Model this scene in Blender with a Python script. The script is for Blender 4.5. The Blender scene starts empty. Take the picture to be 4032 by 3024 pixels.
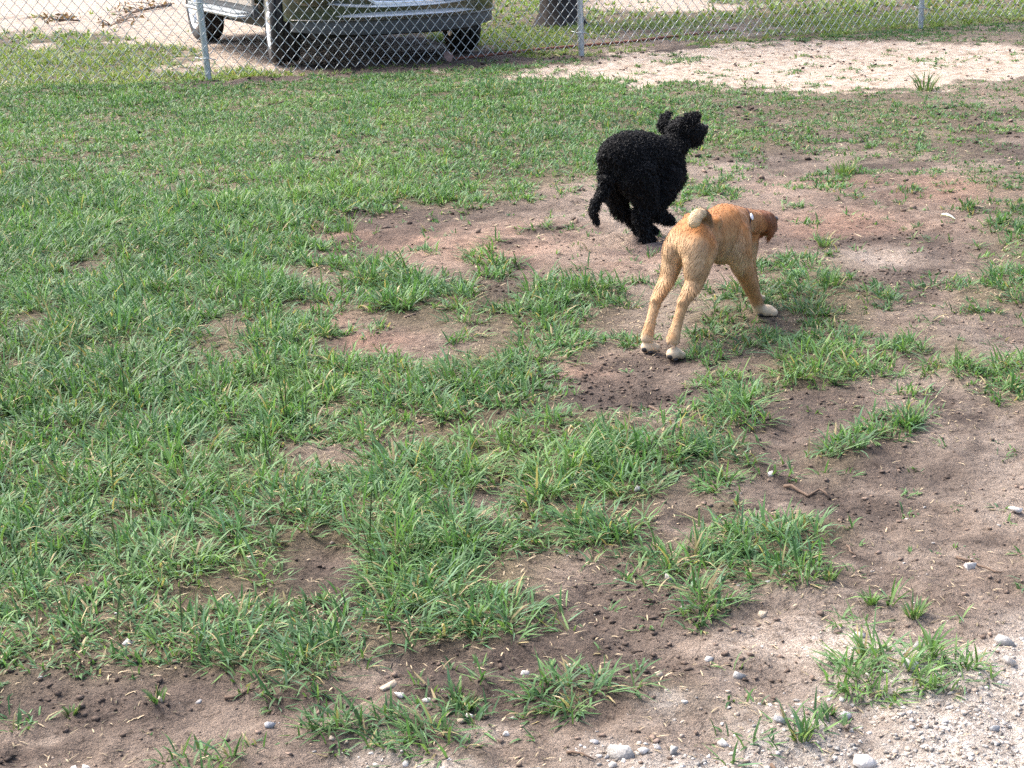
import bpy, bmesh, math, random
import numpy as np
from mathutils import Vector, Matrix

# ---------------------------------------------------------------- scene, camera, light
scene = bpy.context.scene
rng = np.random.default_rng(7)
random.seed(7)
cam_data = bpy.data.cameras.new('camera')
cam_data.lens = 58.036
cam_data.sensor_width = 36.0
cam_data.clip_start = 0.05
cam_data.clip_end = 2000.0
cam = bpy.data.objects.new('camera', cam_data)
scene.collection.objects.link(cam)
_m = Matrix(((0.999391, -0.009849, -0.033481), (0.034899, 0.282026, 0.958772), (0.0, -0.959356, 0.282198))).transposed().to_4x4()
_m.translation = Vector((0.0, 0.0, 1.2))
cam.matrix_world = _m
scene.camera = cam

SUN_AZ = math.radians(-52.0)      # measured from +Y towards +X: the sun stands to the left, behind the fence
SUN_EL = math.radians(54.0)
world = bpy.data.worlds.new('World')
scene.world = world
world.use_nodes = True
wn = world.node_tree.nodes
sky = wn.new('ShaderNodeTexSky')
sky.sky_type = 'NISHITA'
sky.sun_disc = False
sky.sun_elevation = SUN_EL
sky.sun_rotation = SUN_AZ
sky.air_density = 0.85
sky.dust_density = 5.0
sky.ozone_density = 0.9
world.node_tree.links.new(sky.outputs['Color'], wn['Background'].inputs['Color'])
wn['Background'].inputs['Strength'].default_value = 0.15

sun_data = bpy.data.lights.new('sun', 'SUN')
sun_data.energy = 1.5
sun_data.angle = math.radians(28.0)
sun_data.color = (1.0, 0.985, 0.955)
sun = bpy.data.objects.new('sun', sun_data)
scene.collection.objects.link(sun)
_sd = Vector((math.sin(SUN_AZ)*math.cos(SUN_EL), math.cos(SUN_AZ)*math.cos(SUN_EL), math.sin(SUN_EL)))
sun.rotation_euler = _sd.to_track_quat('Z', 'Y').to_euler()
sun.location = _sd*40

scene.view_settings.view_transform = 'Standard'
scene.view_settings.look = 'None'
scene.view_settings.gamma = 1.0
scene.view_settings.use_curve_mapping = False
scene.view_settings.exposure = 1.75
scene.render.engine = 'CYCLES'
scene.cycles.max_bounces = 6
scene.cycles.transparent_max_bounces = 4
scene.cycles.use_denoising = False

# ---------------------------------------------------------------- survey of the yard
# surveyed grass cover (0 bare .. 9 full), one digit per cell of ground
COVER_NEAR = (-2.2, 1.4, 0.05, '''
0000000000000000000000000000000000004510024210000000000000000000000000000000000000000000
0000000000000000000000000000000000015510024210000000000000000000000000000000000000000000
0000000000000000000000000000000000025510024210000000000000000000000000000000000000000000
0000000000000000000000000000000000035510124220000000000000000000000000000000000000000000
0000000000000000000000000000000000045410124220000000000000000000000000000000000000000000
0000000000000000000000000000000000145310124220000000000000000000000000000000000000000000
0000000000000000000000000000000000155210124220000000000000000000000000000000000000000000
0000000000000000000000000000000000255100124220000000000000000000000000000000000000000000
0000000000000000000000000000000000355100224220000000000000000000000000000000000000000000
0000000000000000000000000000000000355100224220000000000000000000000000000000000000000000
0000000000000000000000000000000001455100224220000000000000000000000000000000000000000000
0000000000000000000000000000000001454100224220000000000000000000000000000000000000000000
0000000000000000000000000000000002553100234220000000000000000000000000000000000000000000
0000000000000000000000000000000003552100234220000000000000000000000000000000000000000000
0000000000000000000000000000000003552100234220000000000000000000000000000000000000000000
0000000000000000000000000000000014551100234220000022310000000000000000000000000000000000
0000000000000000000000000000000013441123432210000134410000000000000000000011111111111222
0000000000000000000000000000000001221235532222123343230000000111111111112222222222222222
0000000000000000000000000111110111110125343133234432123333322222222222222222111111111111
0000000000011111111111122222231111122234333245444410014545422222111111111111111111111110
1111111112222222222333333334333322245532334244333311003545421111111111111110000000000000
2222223333333344444444555555344444467543223222211111002443311100000000000000000000000011
3444444445555555555666666665555665788664333212111111000121100000000000000011111111111111
5555556666666666666777777776756777887666555412111111000111110011111111111111111111111111
6666667777777777777777777777655778886576676532111132111233311111111111111111111111111111
7777777777777777777777777777656767886456787553111254122333321111111111111111111111111111
7777777777777777777777777777667756786426888663112245443323211111111111111111111111111111
7777777777777777777777777776788656775327888653123245674421211111111111111111111111111111
7777777777777777777777777776788776654238998753224446785421211111111111111111111111111111
7777777777777777777888888876687886644248998753334567887421111111111111111111111111111111
7777777888888888888888888876787887643359999754345678888532111111111111111111111111111111
8888888888888888888888888877878898752369998765455556788753111111111111111111111111111111
8888888888888888888888888988878897654579988776565433678874121111111111111111111111111111
8888888888888888888888889988888886677889987687676323566654221111111111111111111111111111
8888888888888888888888889998888975689999976577666434543432221111111111111111111111111111
8888888888888888888888889998988976799999874476656544631221222111111111111111111111111111
8888888888888888888888889988888887899999863366656644532233221111111111111111111111111111
8888888888888888888888899987778899999999864367777754432234321111111111111111111111111111
8888888888888888888888899877788888899998765477888754333245421111111111111111111111111111
8888888888888888888888899887788777889998777578998864444245532111111111111111111111111111
8888888888888888888889999887887667789987677678999886655246642111111111111111111111111111
8888888888899999999999999887897666777877667678999988876346752111111111111111111111111111
8999999999999999999999998888897776556766667778999999986335653321111111111111111111111112
9999999999999999999999998888887886444556567778999888876324444431111111111111111222222333
9999999999999999999999998898888985434556667778888767875312323552111111222222233333334444
9999999999999999999999998898888986555767778778887656764211222552112233333334444444555555
9999999999999999999999988898888986667877788878887645664321222442222444444555555566666666
9999999999999999999999988987889987888998888878775534555432212332122455556666666666666666
9999999999999988888899989887889998989998888887654433444543212221123466666666666666666777
9999988888888888888899989877878888989998899987543222334553212221123466666666677777777777
8888888888888888888899899888777888989999999996431111224554333322234467777777777777777777
8888888888888888888899899887766888989999999996431111234555544332235567777777777777766666
8888888888888888888888999887656888989999999996431111234556666432246667777776666666655555
8888888888888888888888999987656889988888899985432211234546777543246666666665555555444444
8888888888888888888889999887667889988887899985332221234546788643345655555554444444333333
8888888888888888888889999888777899988877899975332221234546788644444654444443333333322222
8888888888888888888888998988878899987776889975443221234545777644444554333332222222222222
8888888888887777789888998999888899986666788876553322235455677744554553222222222222222222
8888777777777777789888988999988898865555677776664332235445677744565453322222222222222222
7777777777777777789888888999878998654444567777775332235445667754555443322222222222222222
7777777777777777799877888999878987543333456677885432335555567764454443322222222222222222
7777777777777777899877788998778986422223345677886433335555556765444433322222222222222233
7777777777777788899766788998778985211123456677776433335666556775444332332222222333333344
7777778888888888999666788988678975322234566677776443345666546676533332333333333444444455
8888888888888888998556888987678875333345666677776544445676645676533333344444444455555556
8888888888888888997567888977678864334456677677666544445676655677643323455555555566666667
8888888888888888887668889876688764344566777677666544445666656777643323456666666677777777
8888888888888888886678998866788754445677887677666654445566666777653322467777777778888888
8888888888887777776789998766787654456678887667777654445556666777654321467788888888888777
8888877777777777777899998756787654556778887567777754445556667777664321367888888777777777
7777777777777776677999998656787654567788886567888765445555667887764321256777777777777776
7777777777777766678999988666786554577888776567888865445445667887664321146777777776666666
7777777777777766778999988666776545678888776467999875445444567787654321135666666666666666
7777777777777767789999887666876545678998776457998864444444456777654321124566666666665555
7777777777777777889999887667875445689998775456888764334443456777654321123455655555555555
7777777788887778899998887767865445789887665456777653334433345666654321113445555555555555
7788888888887788999998887767865455788876665445676543323433245666654321112344555555555555
8888888888887789999998887777865556788765565444666543223333234566553321112344555555555555
8888888888887899999998877778865556787655555444555432212332134556554321111234555555555666
8888888888887888899988777778765556777644454433455322112332124455554321111234555666666666
8888888888888887899988776788765566777534444433444321112332123444444321111234556666666666
8888888888888877899987667788766666776433344432344321112222123344444321111123556666666666
8888888888888776789987667888766666776323344432333221112222112344344321111123556666666666
8888999999888766889987667888766666665323344432333221112222112333333321111123456666666666
9999999999987656899886567998766555655323344432233211112222111233223321111112456666666666
9999999999987646899876668998765555554333344332222211112211111233223321111112355666666666
9999999999986547899876678998765544444333344332222211112111111123212322111112345666666666
9999999999986557899876778998765444443333344332222111112111111123212222111112245566655555
9999999999986668999877789998764433333333344322211111112111111122212222111111235555555555
9999999999977678999887889998764333233333344322111111112111111122212222111111234555555555
9999999999887789999888889998853322222333343322111111112111111122211221111111234555555555
9999999999887789999888899998753321122333343322211111112111111222211221111111223455555555
9999999999888889999989999998753221122333343222211111111111112222211111111111123455555555
9999999999888899999999999998753321122233333222211111111111112222111111111111123445555555
9999999999999999999999999998754321122223333222211111111111112222111111111111122445555555
9999999999999999999999999998754321122222332223221111111111112222111111111111222345555555''')
COVER_FAR = (-5.6, 6.2, 0.1, '''
9999999999999999999999999999999999999999999999996421223222111111221112122345554444444444444444444444444444333333
9999999999999999999999999999999999999999999999996421122132111122221222222344444444444444444444444444433333333333
9999999999999999999999999999999999999999999999997411122232111222321222223344444444444444444444443333333333333333
9999999999999999999999999999999999999999999999997422233332111233431223324335444444444444444433333333333333333333
9999999999999999999999999999999999999999999999997533344332111234431133424435444444444443333333333333333333333333
9999999999999999999999999999999999999999988888887644555443111344541133424434444444333333333333333333333333333333
9999999999999999999999999999999999999999888888888756666543111345541133433334443333333333333333333333333333333333
9999999999999999999999999999999999999999778777888767777653212345441123433334433333333333333333333333333333333333
9999999999999999999999999999999999999998778767889888887654333455432123443334433333333333333333333333333333333333
9999999999999999999999999999999999999998667657899888887665444555432123443333443333333333333333333333333333333333
9999999999999999999999999999999999999997567657888888887766555555422112443323443333333333333333333333333333333333
9999999999999999999999999999999999999996567667888888888777666665321112443333443333333333333333333333333333333333
9999999999999999999999999999999999999996677777887899888777777765321112344343443333333333333333333333333333333333
9999999999999999999999999999999999999986787778877899988788888875422223344443444333333333333333333333333333333333
9999999999999999999999999999999999999987788788876899988789998876533323444444444333333333333333333333333333333444
9999999999999999999999999999999999999987888888866899988789998876543433434455444333333333333333333333333334444444
9999999999999999999999999999999999999988898888765899988889998876644444434455444433333333333333333333344444444444
9999999999999999999999999999999999999988999988766999988889998876655554544456544433333333333333333444444444444444
9999999999999999999999999999999999999999999988766999988899998877666664543456554433333333333334444444444444444444
9999999999999999999999999999999999999999999988777999999899998887766665653456654443333333334444444444444444444444
9999999999999999999999999999999999999999999988877888899899998887777776653456655443333344444444444444444444444444
9999999999999999999999999999999999999999999988877888899999998887777776564455665444444444444444444444444444444444
9999999999999999999999999999999999999999999999878888999999998887777776565455665444444444444444444444444444444444
9999999999999999999999999999999999999999999999888888999999998887777666565555665544444444444444444444444444444444
9999999999999999999999999999999999999999999999988888999999998887777666565556666544444444444444444444444444444444
9999999999999999999999999999999999999999999999988888999999999888777666566556666554444444444444444444444444444444
9999999999999999999999999999999999999999999999988888999999999888777666556566666654444444444444444444444444444444
9999999999999999999999999999999999999999999999988888999999999888777665556666666654444444444444444444444444444444
9999999999999999999999999999999999999999999999988888999999999888877655556666666655444444444444444444444444444444
9999999999999999999999999999999999999999999999988889999999999888877755556666666655444444444444444444444444444444
9999999999999999999999999999999999999999999999989999999999999888877755556666666655444444444444444444444444444444
9999999999999999999999999999999999999999999999999999999999999888877755555666666665544444444444444444444444444444
9999999999999999999999999999999999999999999999999999999999999888877755555666666665544444444444444444444444444444
9999999999999999999999999999999999999999999999999999999999999888877765555666665555544444444444444444444444444444
9999999999999999999999999999999999999999999999999999999999999888776665555565555555544444444444444444444444444444
9999999999999999999999999999999999999999999999999999999999998887776665555555555555554444444444444444444444444444
9999999999999999999999999999999999999999999999999999999998888877776665555555555555554444444444444444444444444444
9999999999999999999999999999999999999999999999999999999998888877776665555555555555554444444444444444444444444444
9999999999999999999999999999999999999999999999999999999988888877776665555555555555554444444444444444444444444444
9999999999999999999999999999999999999999999999999999999988888877766655555555555555555444444444444444444444444444
9999999999999999999999999999999999999999999999999999999888888777766555555555555555555444444444444444444444444444
9999999999999999999999999999999999999999999999999998888888888777666555555555555555555444444444444444444444444444
9999999999999999999999999999999999999999999999999998888888877777666555555555555555555544444444444444444444444444
9999999999999999999999999999999999999999999999999998888887777776665555555555555555555544444444444444444444444444
9999999999999999999999999999999999999999999999999988888887777776665555555555555555555544444444444444444444444444
9999999999999999999999999999999999999999999999999988888887777776666555555555555555555544444444444444444444444444
9999999999999999999999999999999999999999999999999988888887777776666555555555555555555554444444444444444444444444
9999999999999999999999999999999999999999999999999988888887777776666555555555555555555554444444444444444444444444
9999999999999999999999999999999999999999999999999988888887777776666555555555555555555554444444444444444444444444
9999999999999999999999999999999999999999999999999988888887777777666555555555555555555555444444444444444444444444
9999999999999999999999999999999999999999999999999988888887777777666555555555555555555555444444444444444444444444
9999999999999999999999999999999999999999999999999988888887777777666555555555555555555555444444444444444444444444
9999999999999999999999999999999999999999999999999988888887777777666555555555555555555555444444444444444444444444
9999999999999999999999999999999999999999999999999988888887777777666555555555555555555555544444444444444444444444
9999999999999999999999999999999999999999999999999988888887777777666555555555555555555555544444444444444444444444
9999999999999999999999999999999999999999999999999988888887777777666655555555555555555555544444444444444444444444
9999999999999999999999999999999999999999999999999888888887777777666655555555555555555555544444444444444444444444
9999999999999999999999999999999999999999999999999888888887777777666655555555555555555555554444444444444444444444
9999999999999999999999999999999999999999999999999888888887777777666655555555555555555555554444444444444444444444
9999999999999999999999999999999999999999999999999888888887777777666655555555555555555555554444444444444444444444
9999999999999999999999999999999999999999999999999888888887777777666655555555555555555555555444444444444444444444
9999999999999999999999999999999999999999999999999888888887777777666655555555555555555555555444444444444444444444
9999999999999999999999999999999999999999999999999888888887777777666655555555555555555555555444444444444444444444
9999999999999999999999999999999999999999999999999888888887777777766655555555555555555555555444444444444444444444
9999999999999999999999999999999999999999999999999888888887777777766655555555555555555555555544444444444444444444
9999999999999999999999999999999999999999999999999888888887777777766665555555555555555555555544444444444444444444
9999999999999999999999999999999999999999999999999888888887777777766665555555555555555555555544444444444444444444
9999999999999999999999999999999999999999999999999888888887777777766665555555555555555555555554444444444444444444
9999999999999999999999999999999999999999999999999888888887777777766665555555555555555555555554444444444444444444
9999999999999999999999999999999999999999999999999888888887777777766665555555555555555555555554444444444444444444
9999999999999999999999999999999999999999999999999888888887777777766665555555555555555555555554444444444444444444
9999999999999999999999999999999999999999999999999888888887777777766665555555555555555555555555444444444444444444
9999999999999999999999999999999999999999999999999888888887777777766665555555555555555555555555444444444444444444
9999999999999999999999999999999999999999999999999888888887777777766665555555555555555555555555444444444444444444
9999999999999999999999999999999999999999999999999888888887777777766665555555555555555555555555444444444444444444
9999999999999999999999999999999999999999999999999888888887777777766666555555555555555555555555544444444444444444
9999999999999999999999999999999999999999999999999888888887777777766666555555555555555555555555544444444444444444
9999999999999999999999999999999999999999999999998888888887777777766666555555555555555555555555544444444444444444
9999999999999999999999999999999999999999999999998888888887777777776666555555555555555555555555554444444444444444
9999999999999999999999999999999999999999999999998888888887777777776666555555555555555555555555554444444444444444
9999999999999999999999999999999999999999999999998888888887777777776666555555555555555555555555554444444444444444
9999999999999999999999999999999999999999999999998888888887777777776666555555555555555555555555554444444444444444
9999999999999999999999999999999999999999999999998888888887777777776666555555555555555555555555555444444444444444
9999999999999999999999999999999999999999999999998888888887777777776666555555555555555555555555555444444444444444
9999999999999999999999999999999999999999999999998888888887777777776666555555555555555555555555555444444444444444
9999999999999999999999999999999999999999999999998888888887777777776666655555555555555555555555555544444444444444
9999999999999999999999999999999999999999999999998888888887777777776666655555555555555555555555555544444444444444
9999999999999999999999999999999999999999999999998888888887777777776666655555555555555555555555555544444444444444''')
SAND_STRIP = [(-0.219, 11.585), (0.231, 12.007), (0.602, 12.481), (1.272, 13.334), (2.137, 13.698), (2.795, 13.875), (3.481, 13.682), (3.644, 13.14), (3.941, 12.602), (4.377, 12.381), (4.011, 10.41), (3.285, 10.469), (3.041, 10.355), (2.725, 10.355), (2.478, 10.246), (2.017, 9.976), (1.627, 10.415), (1.193, 10.804), (0.699, 10.811), (0.299, 11.203), (-0.129, 11.39)]
GRAVEL = [(-0.204, 2.068), (-0.154, 2.15), (-0.025, 2.167), (0.165, 2.218), (0.329, 2.304), (0.452, 2.328), (0.59, 2.416), (0.808, 2.417), (1.084, 2.423), (0.864, 1.882), (-0.196, 1.949)]
PALE_DIRT = [(0.28, 2.566), (0.315, 2.647), (0.425, 2.67), (0.594, 2.623), (0.702, 2.531), (0.874, 2.537), (0.805, 2.319), (0.576, 2.354), (0.424, 2.401), (0.354, 2.481)]
ROAD = [(-9.256, 21.54), (-6.135, 20.807), (-4.959, 21.13), (-3.94, 21.828), (-3.483, 24.178), (-5.824, 40.875), (-21.116, 49.725)]
TRACK = [(-8.074, 18.732), (-5.483, 18.543), (-4.131, 17.51), (-2.862, 14.921), (-2.309, 13.228), (-2.043, 13.195), (-1.745, 13.211), (-0.969, 13.591), (-1.373, 19.688), (-3.991, 22.122), (-5.022, 21.406), (-6.212, 21.074), (-9.45, 22.002)]
FAR_SAND = [(1.025, 20.276), (1.023, 18.613), (1.714, 17.94), (2.305, 17.303), (2.533, 18.001), (2.388, 19.467), (2.336, 21.113), (0.811, 22.716)]
BARE_GAP = [(-4.471, 15.772), (-4.626, 16.609), (-4.359, 16.497), (-4.197, 15.771)]
DAMP_AND_SHADOW = [(0.156, 4.135, 0.131, 0.119), (0.773, 3.595, 0.17, 0.074), (0.017, 2.379, 0.08, 0.031), (-0.628, 2.375, 0.102, 0.035), (-0.273, 2.234, 0.077, 0.032), (0.868, 2.981, 0.096, 0.052), (0.469, 3.981, 0.094, 0.089), (1.459, 8.121, 0.238, 0.119), (1.733, 7.406, 0.324, 0.085), (0.149, 6.141, 0.114, 0.124), (-0.288, 6.271, 0.147, 0.129), (1.371, 5.823, 0.174, 0.112), (0.277, 3.982, 0.114, 0.133), (-0.365, 2.369, 0.081, 0.039), (0.132, 2.768, 0.069, 0.052), (0.004, 2.548, 0.056, 0.05), (-0.268, 2.696, 0.041, 0.044), (0.33, 3.019, 0.074, 0.054), (-0.064, 2.458, 0.104, 0.037), (0.461, 3.061, 0.074, 0.041), (0.648, 4.571, 0.128, 0.114), (1.052, 4.142, 0.045, 0.052), (0.662, 3.186, 0.128, 0.074), (0.489, 2.925, 0.048, 0.051), (-0.393, 4.687, 0.112, 0.09), (-0.387, 2.967, 0.059, 0.039), (-0.751, 2.309, 0.08, 0.05), (-0.479, 2.21, 0.031, 0.023), (-0.179, 3.645, 0.089, 0.057), (-0.424, 2.36, 0.049, 0.026), (0.578, 3.304, 0.048, 0.047), (1.021, 3.764, 0.118, 0.1), (0.262, 2.598, 0.086, 0.062), (-1.528, 5.742, 0.084, 0.11), (-0.765, 4.132, 0.04, 0.047)]  # dark damp soil spots; the one below the tan dog is its painted shadow
CLAY = [(-0.469, 6.056, 0.332, 0.389), (0.003, 5.926, 0.276, 0.326), (0.53, 5.612, 0.258, 0.252), (1.232, 6.042, 0.316, 0.29), (1.304, 6.942, 0.308, 0.251), (-0.534, 3.073, 0.031, 0.042), (-0.515, 4.971, 0.095, 0.134), (0.194, 4.228, 0.101, 0.099), (1.029, 12.834, 0.281, 0.287), (1.768, 6.656, 0.244, 0.232), (-0.376, 4.655, 0.149, 0.118)]
PALE_SPOT = [(-0.071, 2.275, 0.043, 0.033), (-0.136, 2.148, 0.033, 0.022), (0.378, 3.718, 0.042, 0.039), (-0.117, 4.62, 0.059, 0.058), (1.251, 5.49, 0.124, 0.161)]
FENCE_LINE = [(-6.411, 12.147), (-4.775, 11.739), (-3.593, 11.977), (-2.11, 12.038), (0.638, 13.199), (3.661, 14.591), (6.97, 15.742)]
TAN_FWD = (0.6, 0.8, 0.0)
TAN_RIGHT = (0.8, -0.6, 0.0)
TAN = {
 'trunk': [(0.5084, 4.4729, 0.2852, 0.036, 0.042), (0.5189, 4.4868, 0.2844, 0.055, 0.058), (0.533, 4.5056, 0.2817, 0.061, 0.064), (0.5579, 4.5388, 0.2775, 0.054, 0.063), (0.5868, 4.5774, 0.2719, 0.06, 0.075), (0.6162, 4.6166, 0.2643, 0.066, 0.087), (0.6424, 4.6515, 0.2527, 0.06, 0.079), (0.6671, 4.6844, 0.2422, 0.042, 0.056)],
 'neck': [(0.6069, 4.6042, 0.2964, 0.048, 0.056), (0.6347, 4.6413, 0.2935, 0.043, 0.05), (0.6649, 4.6815, 0.2879, 0.037, 0.042), (0.6975, 4.725, 0.2773, 0.034, 0.037), (0.7308, 4.7694, 0.2645, 0.033, 0.035)],
 'head': [(0.7229, 4.7589, 0.2712, 0.03, 0.03), (0.7427, 4.7853, 0.2623, 0.038, 0.036), (0.7641, 4.8305, 0.2484, 0.037, 0.037), (0.7827, 4.897, 0.2308, 0.031, 0.031), (0.7942, 4.9539, 0.2144, 0.023, 0.024), (0.804, 5.0086, 0.1995, 0.019, 0.019), (0.8095, 5.041, 0.191, 0.01, 0.01)],
 'tail': [(0.5542, 4.5089, 0.2908, 0.02), (0.553, 4.4823, 0.3171, 0.015), (0.5481, 4.4591, 0.3402, 0.015), (0.5351, 4.4318, 0.3588, 0.0152), (0.519, 4.4036, 0.364, 0.0165), (0.5082, 4.3809, 0.3564, 0.0178), (0.5032, 4.3675, 0.3451, 0.0165), (0.5013, 4.3618, 0.3375, 0.0095), (0.501, 4.3613, 0.3353, 0.004)],
 'ear_r': [(0.7592, 4.7805, 0.2779, 0.012, 0.01), (0.7766, 4.7904, 0.2691, 0.022, 0.008), (0.784, 4.792, 0.2509, 0.026, 0.0075), (0.7799, 4.7848, 0.2316, 0.019, 0.007), (0.7736, 4.7797, 0.2142, 0.009, 0.006), (0.7708, 4.7761, 0.208, 0.003, 0.004)],
 'ear_l': [(0.7617, 4.8773, 0.2565, 0.012, 0.01), (0.7708, 4.9144, 0.2426, 0.022, 0.008), (0.7754, 4.9321, 0.2226, 0.026, 0.0075), (0.7742, 4.9339, 0.2025, 0.019, 0.007), (0.7704, 4.9255, 0.1894, 0.009, 0.006), (0.7696, 4.9245, 0.1864, 0.003, 0.004)],
 'hind_r': [(0.5149, 4.4399, 0.291, 0.05), (0.5218, 4.4191, 0.2652, 0.053), (0.5178, 4.4054, 0.2384, 0.044), (0.5131, 4.3958, 0.2079, 0.036), (0.5068, 4.3874, 0.1801, 0.027), (0.4932, 4.3709, 0.159, 0.022), (0.4769, 4.3509, 0.1404, 0.0165), (0.471, 4.3446, 0.1317, 0.0165), (0.4579, 4.3272, 0.1007, 0.014), (0.4476, 4.3135, 0.0717, 0.0155), (0.4387, 4.3016, 0.0452, 0.0185), (0.4359, 4.2979, 0.0313, 0.018)],
 'hind_l': [(0.4878, 4.487, 0.2795, 0.044), (0.4681, 4.4874, 0.2469, 0.041), (0.4573, 4.4831, 0.2179, 0.031), (0.4481, 4.4758, 0.1894, 0.026), (0.4369, 4.4609, 0.1658, 0.022), (0.4215, 4.4387, 0.1457, 0.019), (0.4084, 4.4195, 0.131, 0.0165), (0.4034, 4.4112, 0.1241, 0.0165), (0.3916, 4.3955, 0.092, 0.014), (0.3826, 4.3835, 0.062, 0.0155), (0.375, 4.3733, 0.0361, 0.0185), (0.3735, 4.3713, 0.023, 0.018)],
 'fore_r': [(0.6445, 4.601, 0.2664, 0.046), (0.6519, 4.5876, 0.2287, 0.043), (0.662, 4.5927, 0.187, 0.034), (0.676, 4.6096, 0.1516, 0.028), (0.6942, 4.6356, 0.1104, 0.0235), (0.7114, 4.6619, 0.0719, 0.02), (0.7249, 4.6833, 0.0374, 0.0185), (0.7333, 4.6961, 0.0211, 0.019)],
 'fore_l': [(0.6929, 4.7772, 0.2234, 0.05), (0.7049, 4.8098, 0.1777, 0.04), (0.7119, 4.8275, 0.1346, 0.03), (0.723, 4.8423, 0.0949, 0.024), (0.7345, 4.8577, 0.0646, 0.021), (0.7429, 4.8688, 0.0385, 0.018), (0.7438, 4.8701, 0.0248, 0.018)],
}
TAN_COLLAR = [(0.6535, 4.6663, 0.29), (0.6802, 4.7019, 0.2832)]
TAN_TAG = (0.6931, 4.6441, 0.3166)
BLACK_FWD = (0.7413, 0.6712, 0.0)
BLACK_RIGHT = (0.6712, -0.7413, 0.0)
BLACK = {
 'trunk': [(0.3657, 5.8049, 0.2703, 0.04, 0.05), (0.3876, 5.8247, 0.2807, 0.074, 0.084), (0.4225, 5.8563, 0.2849, 0.087, 0.102), (0.4666, 5.8962, 0.2813, 0.086, 0.104), (0.5157, 5.9407, 0.2665, 0.082, 0.104), (0.5609, 5.9816, 0.244, 0.082, 0.104), (0.5976, 6.0148, 0.2291, 0.075, 0.094), (0.6301, 6.0443, 0.2339, 0.05, 0.068)],
 'neck': [(0.5658, 5.986, 0.2767, 0.07, 0.07), (0.605, 6.0215, 0.2952, 0.058, 0.058), (0.6283, 6.0427, 0.3186, 0.05, 0.05), (0.6424, 6.0554, 0.3353, 0.046, 0.046)],
 'head': [(0.6169, 6.0323, 0.3477, 0.034, 0.034), (0.6378, 6.0513, 0.3549, 0.05, 0.047), (0.6635, 6.0745, 0.3571, 0.051, 0.05), (0.687, 6.0958, 0.3471, 0.043, 0.047), (0.7107, 6.1172, 0.3434, 0.032, 0.036), (0.7307, 6.1354, 0.3517, 0.024, 0.024), (0.7432, 6.1466, 0.3532, 0.016, 0.018), (0.748, 6.151, 0.3528, 0.008, 0.008)],
 'jaw': [(0.6775, 6.0872, 0.3296, 0.034, 0.03), (0.7035, 6.1107, 0.3161, 0.027, 0.022), (0.7211, 6.1267, 0.3098, 0.018, 0.014), (0.7278, 6.1327, 0.3087, 0.009, 0.007)],
 'tail': [(0.3652, 5.8044, 0.2419, 0.026), (0.3556, 5.8025, 0.2098, 0.021), (0.34, 5.7951, 0.1809, 0.018), (0.3219, 5.7854, 0.1586, 0.0165), (0.3113, 5.7799, 0.1332, 0.016), (0.3133, 5.7817, 0.104, 0.0135), (0.324, 5.7914, 0.0811, 0.009), (0.3307, 5.7975, 0.0706, 0.004)],
 'hind_l': [(0.4, 5.8966, 0.2298, 0.066), (0.4002, 5.9103, 0.1859, 0.056), (0.4053, 5.9189, 0.1487, 0.044), (0.4106, 5.9237, 0.1203, 0.034), (0.4146, 5.9274, 0.095, 0.025), (0.439, 5.9495, 0.0744, 0.022), (0.4636, 5.9717, 0.0545, 0.022), (0.4836, 5.9885, 0.0249, 0.02), (0.4901, 5.993, 0.0045, 0.02)],
 'hind_r': [(0.4608, 5.8303, 0.2425, 0.072), (0.4873, 5.8368, 0.1953, 0.062), (0.4997, 5.8426, 0.1566, 0.05), (0.5038, 5.8463, 0.1247, 0.039), (0.4813, 5.8259, 0.1043, 0.028), (0.4809, 5.8256, 0.0774, 0.023), (0.4895, 5.8333, 0.0464, 0.021), (0.496, 5.8392, 0.0303, 0.02)],
 'fore_r': [(0.5816, 5.9396, 0.2123, 0.06), (0.5684, 5.9142, 0.171, 0.052), (0.5495, 5.8931, 0.1398, 0.043), (0.5334, 5.8785, 0.1157, 0.034), (0.5468, 5.8906, 0.09, 0.025), (0.5626, 5.9049, 0.0763, 0.021), (0.5703, 5.9119, 0.0705, 0.018)],
 'fore_l': [(0.5799, 6.0528, 0.1896, 0.05), (0.5577, 6.0461, 0.1403, 0.04), (0.5343, 6.0277, 0.0972, 0.031), (0.5224, 6.0169, 0.0611, 0.024), (0.5197, 6.0145, 0.0272, 0.021), (0.5261, 6.0176, 0.0049, 0.019)],
 'ear_l': [(0.6278, 6.0962, 0.3639, 0.022, 0.012), (0.6052, 6.1027, 0.366, 0.03, 0.01), (0.5903, 6.1094, 0.3804, 0.031, 0.009), (0.5947, 6.1229, 0.3988, 0.026, 0.009), (0.6094, 6.1416, 0.4128, 0.018, 0.008), (0.6196, 6.1535, 0.419, 0.008, 0.006)],
 'ear_r': [(0.6548, 6.0126, 0.3845, 0.02, 0.012), (0.6686, 6.0049, 0.4004, 0.026, 0.01), (0.683, 6.0031, 0.411, 0.027, 0.009), (0.6982, 6.0088, 0.4188, 0.024, 0.009), (0.7087, 6.0129, 0.4246, 0.014, 0.008), (0.7125, 6.0163, 0.4265, 0.006, 0.005)],
}
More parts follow.
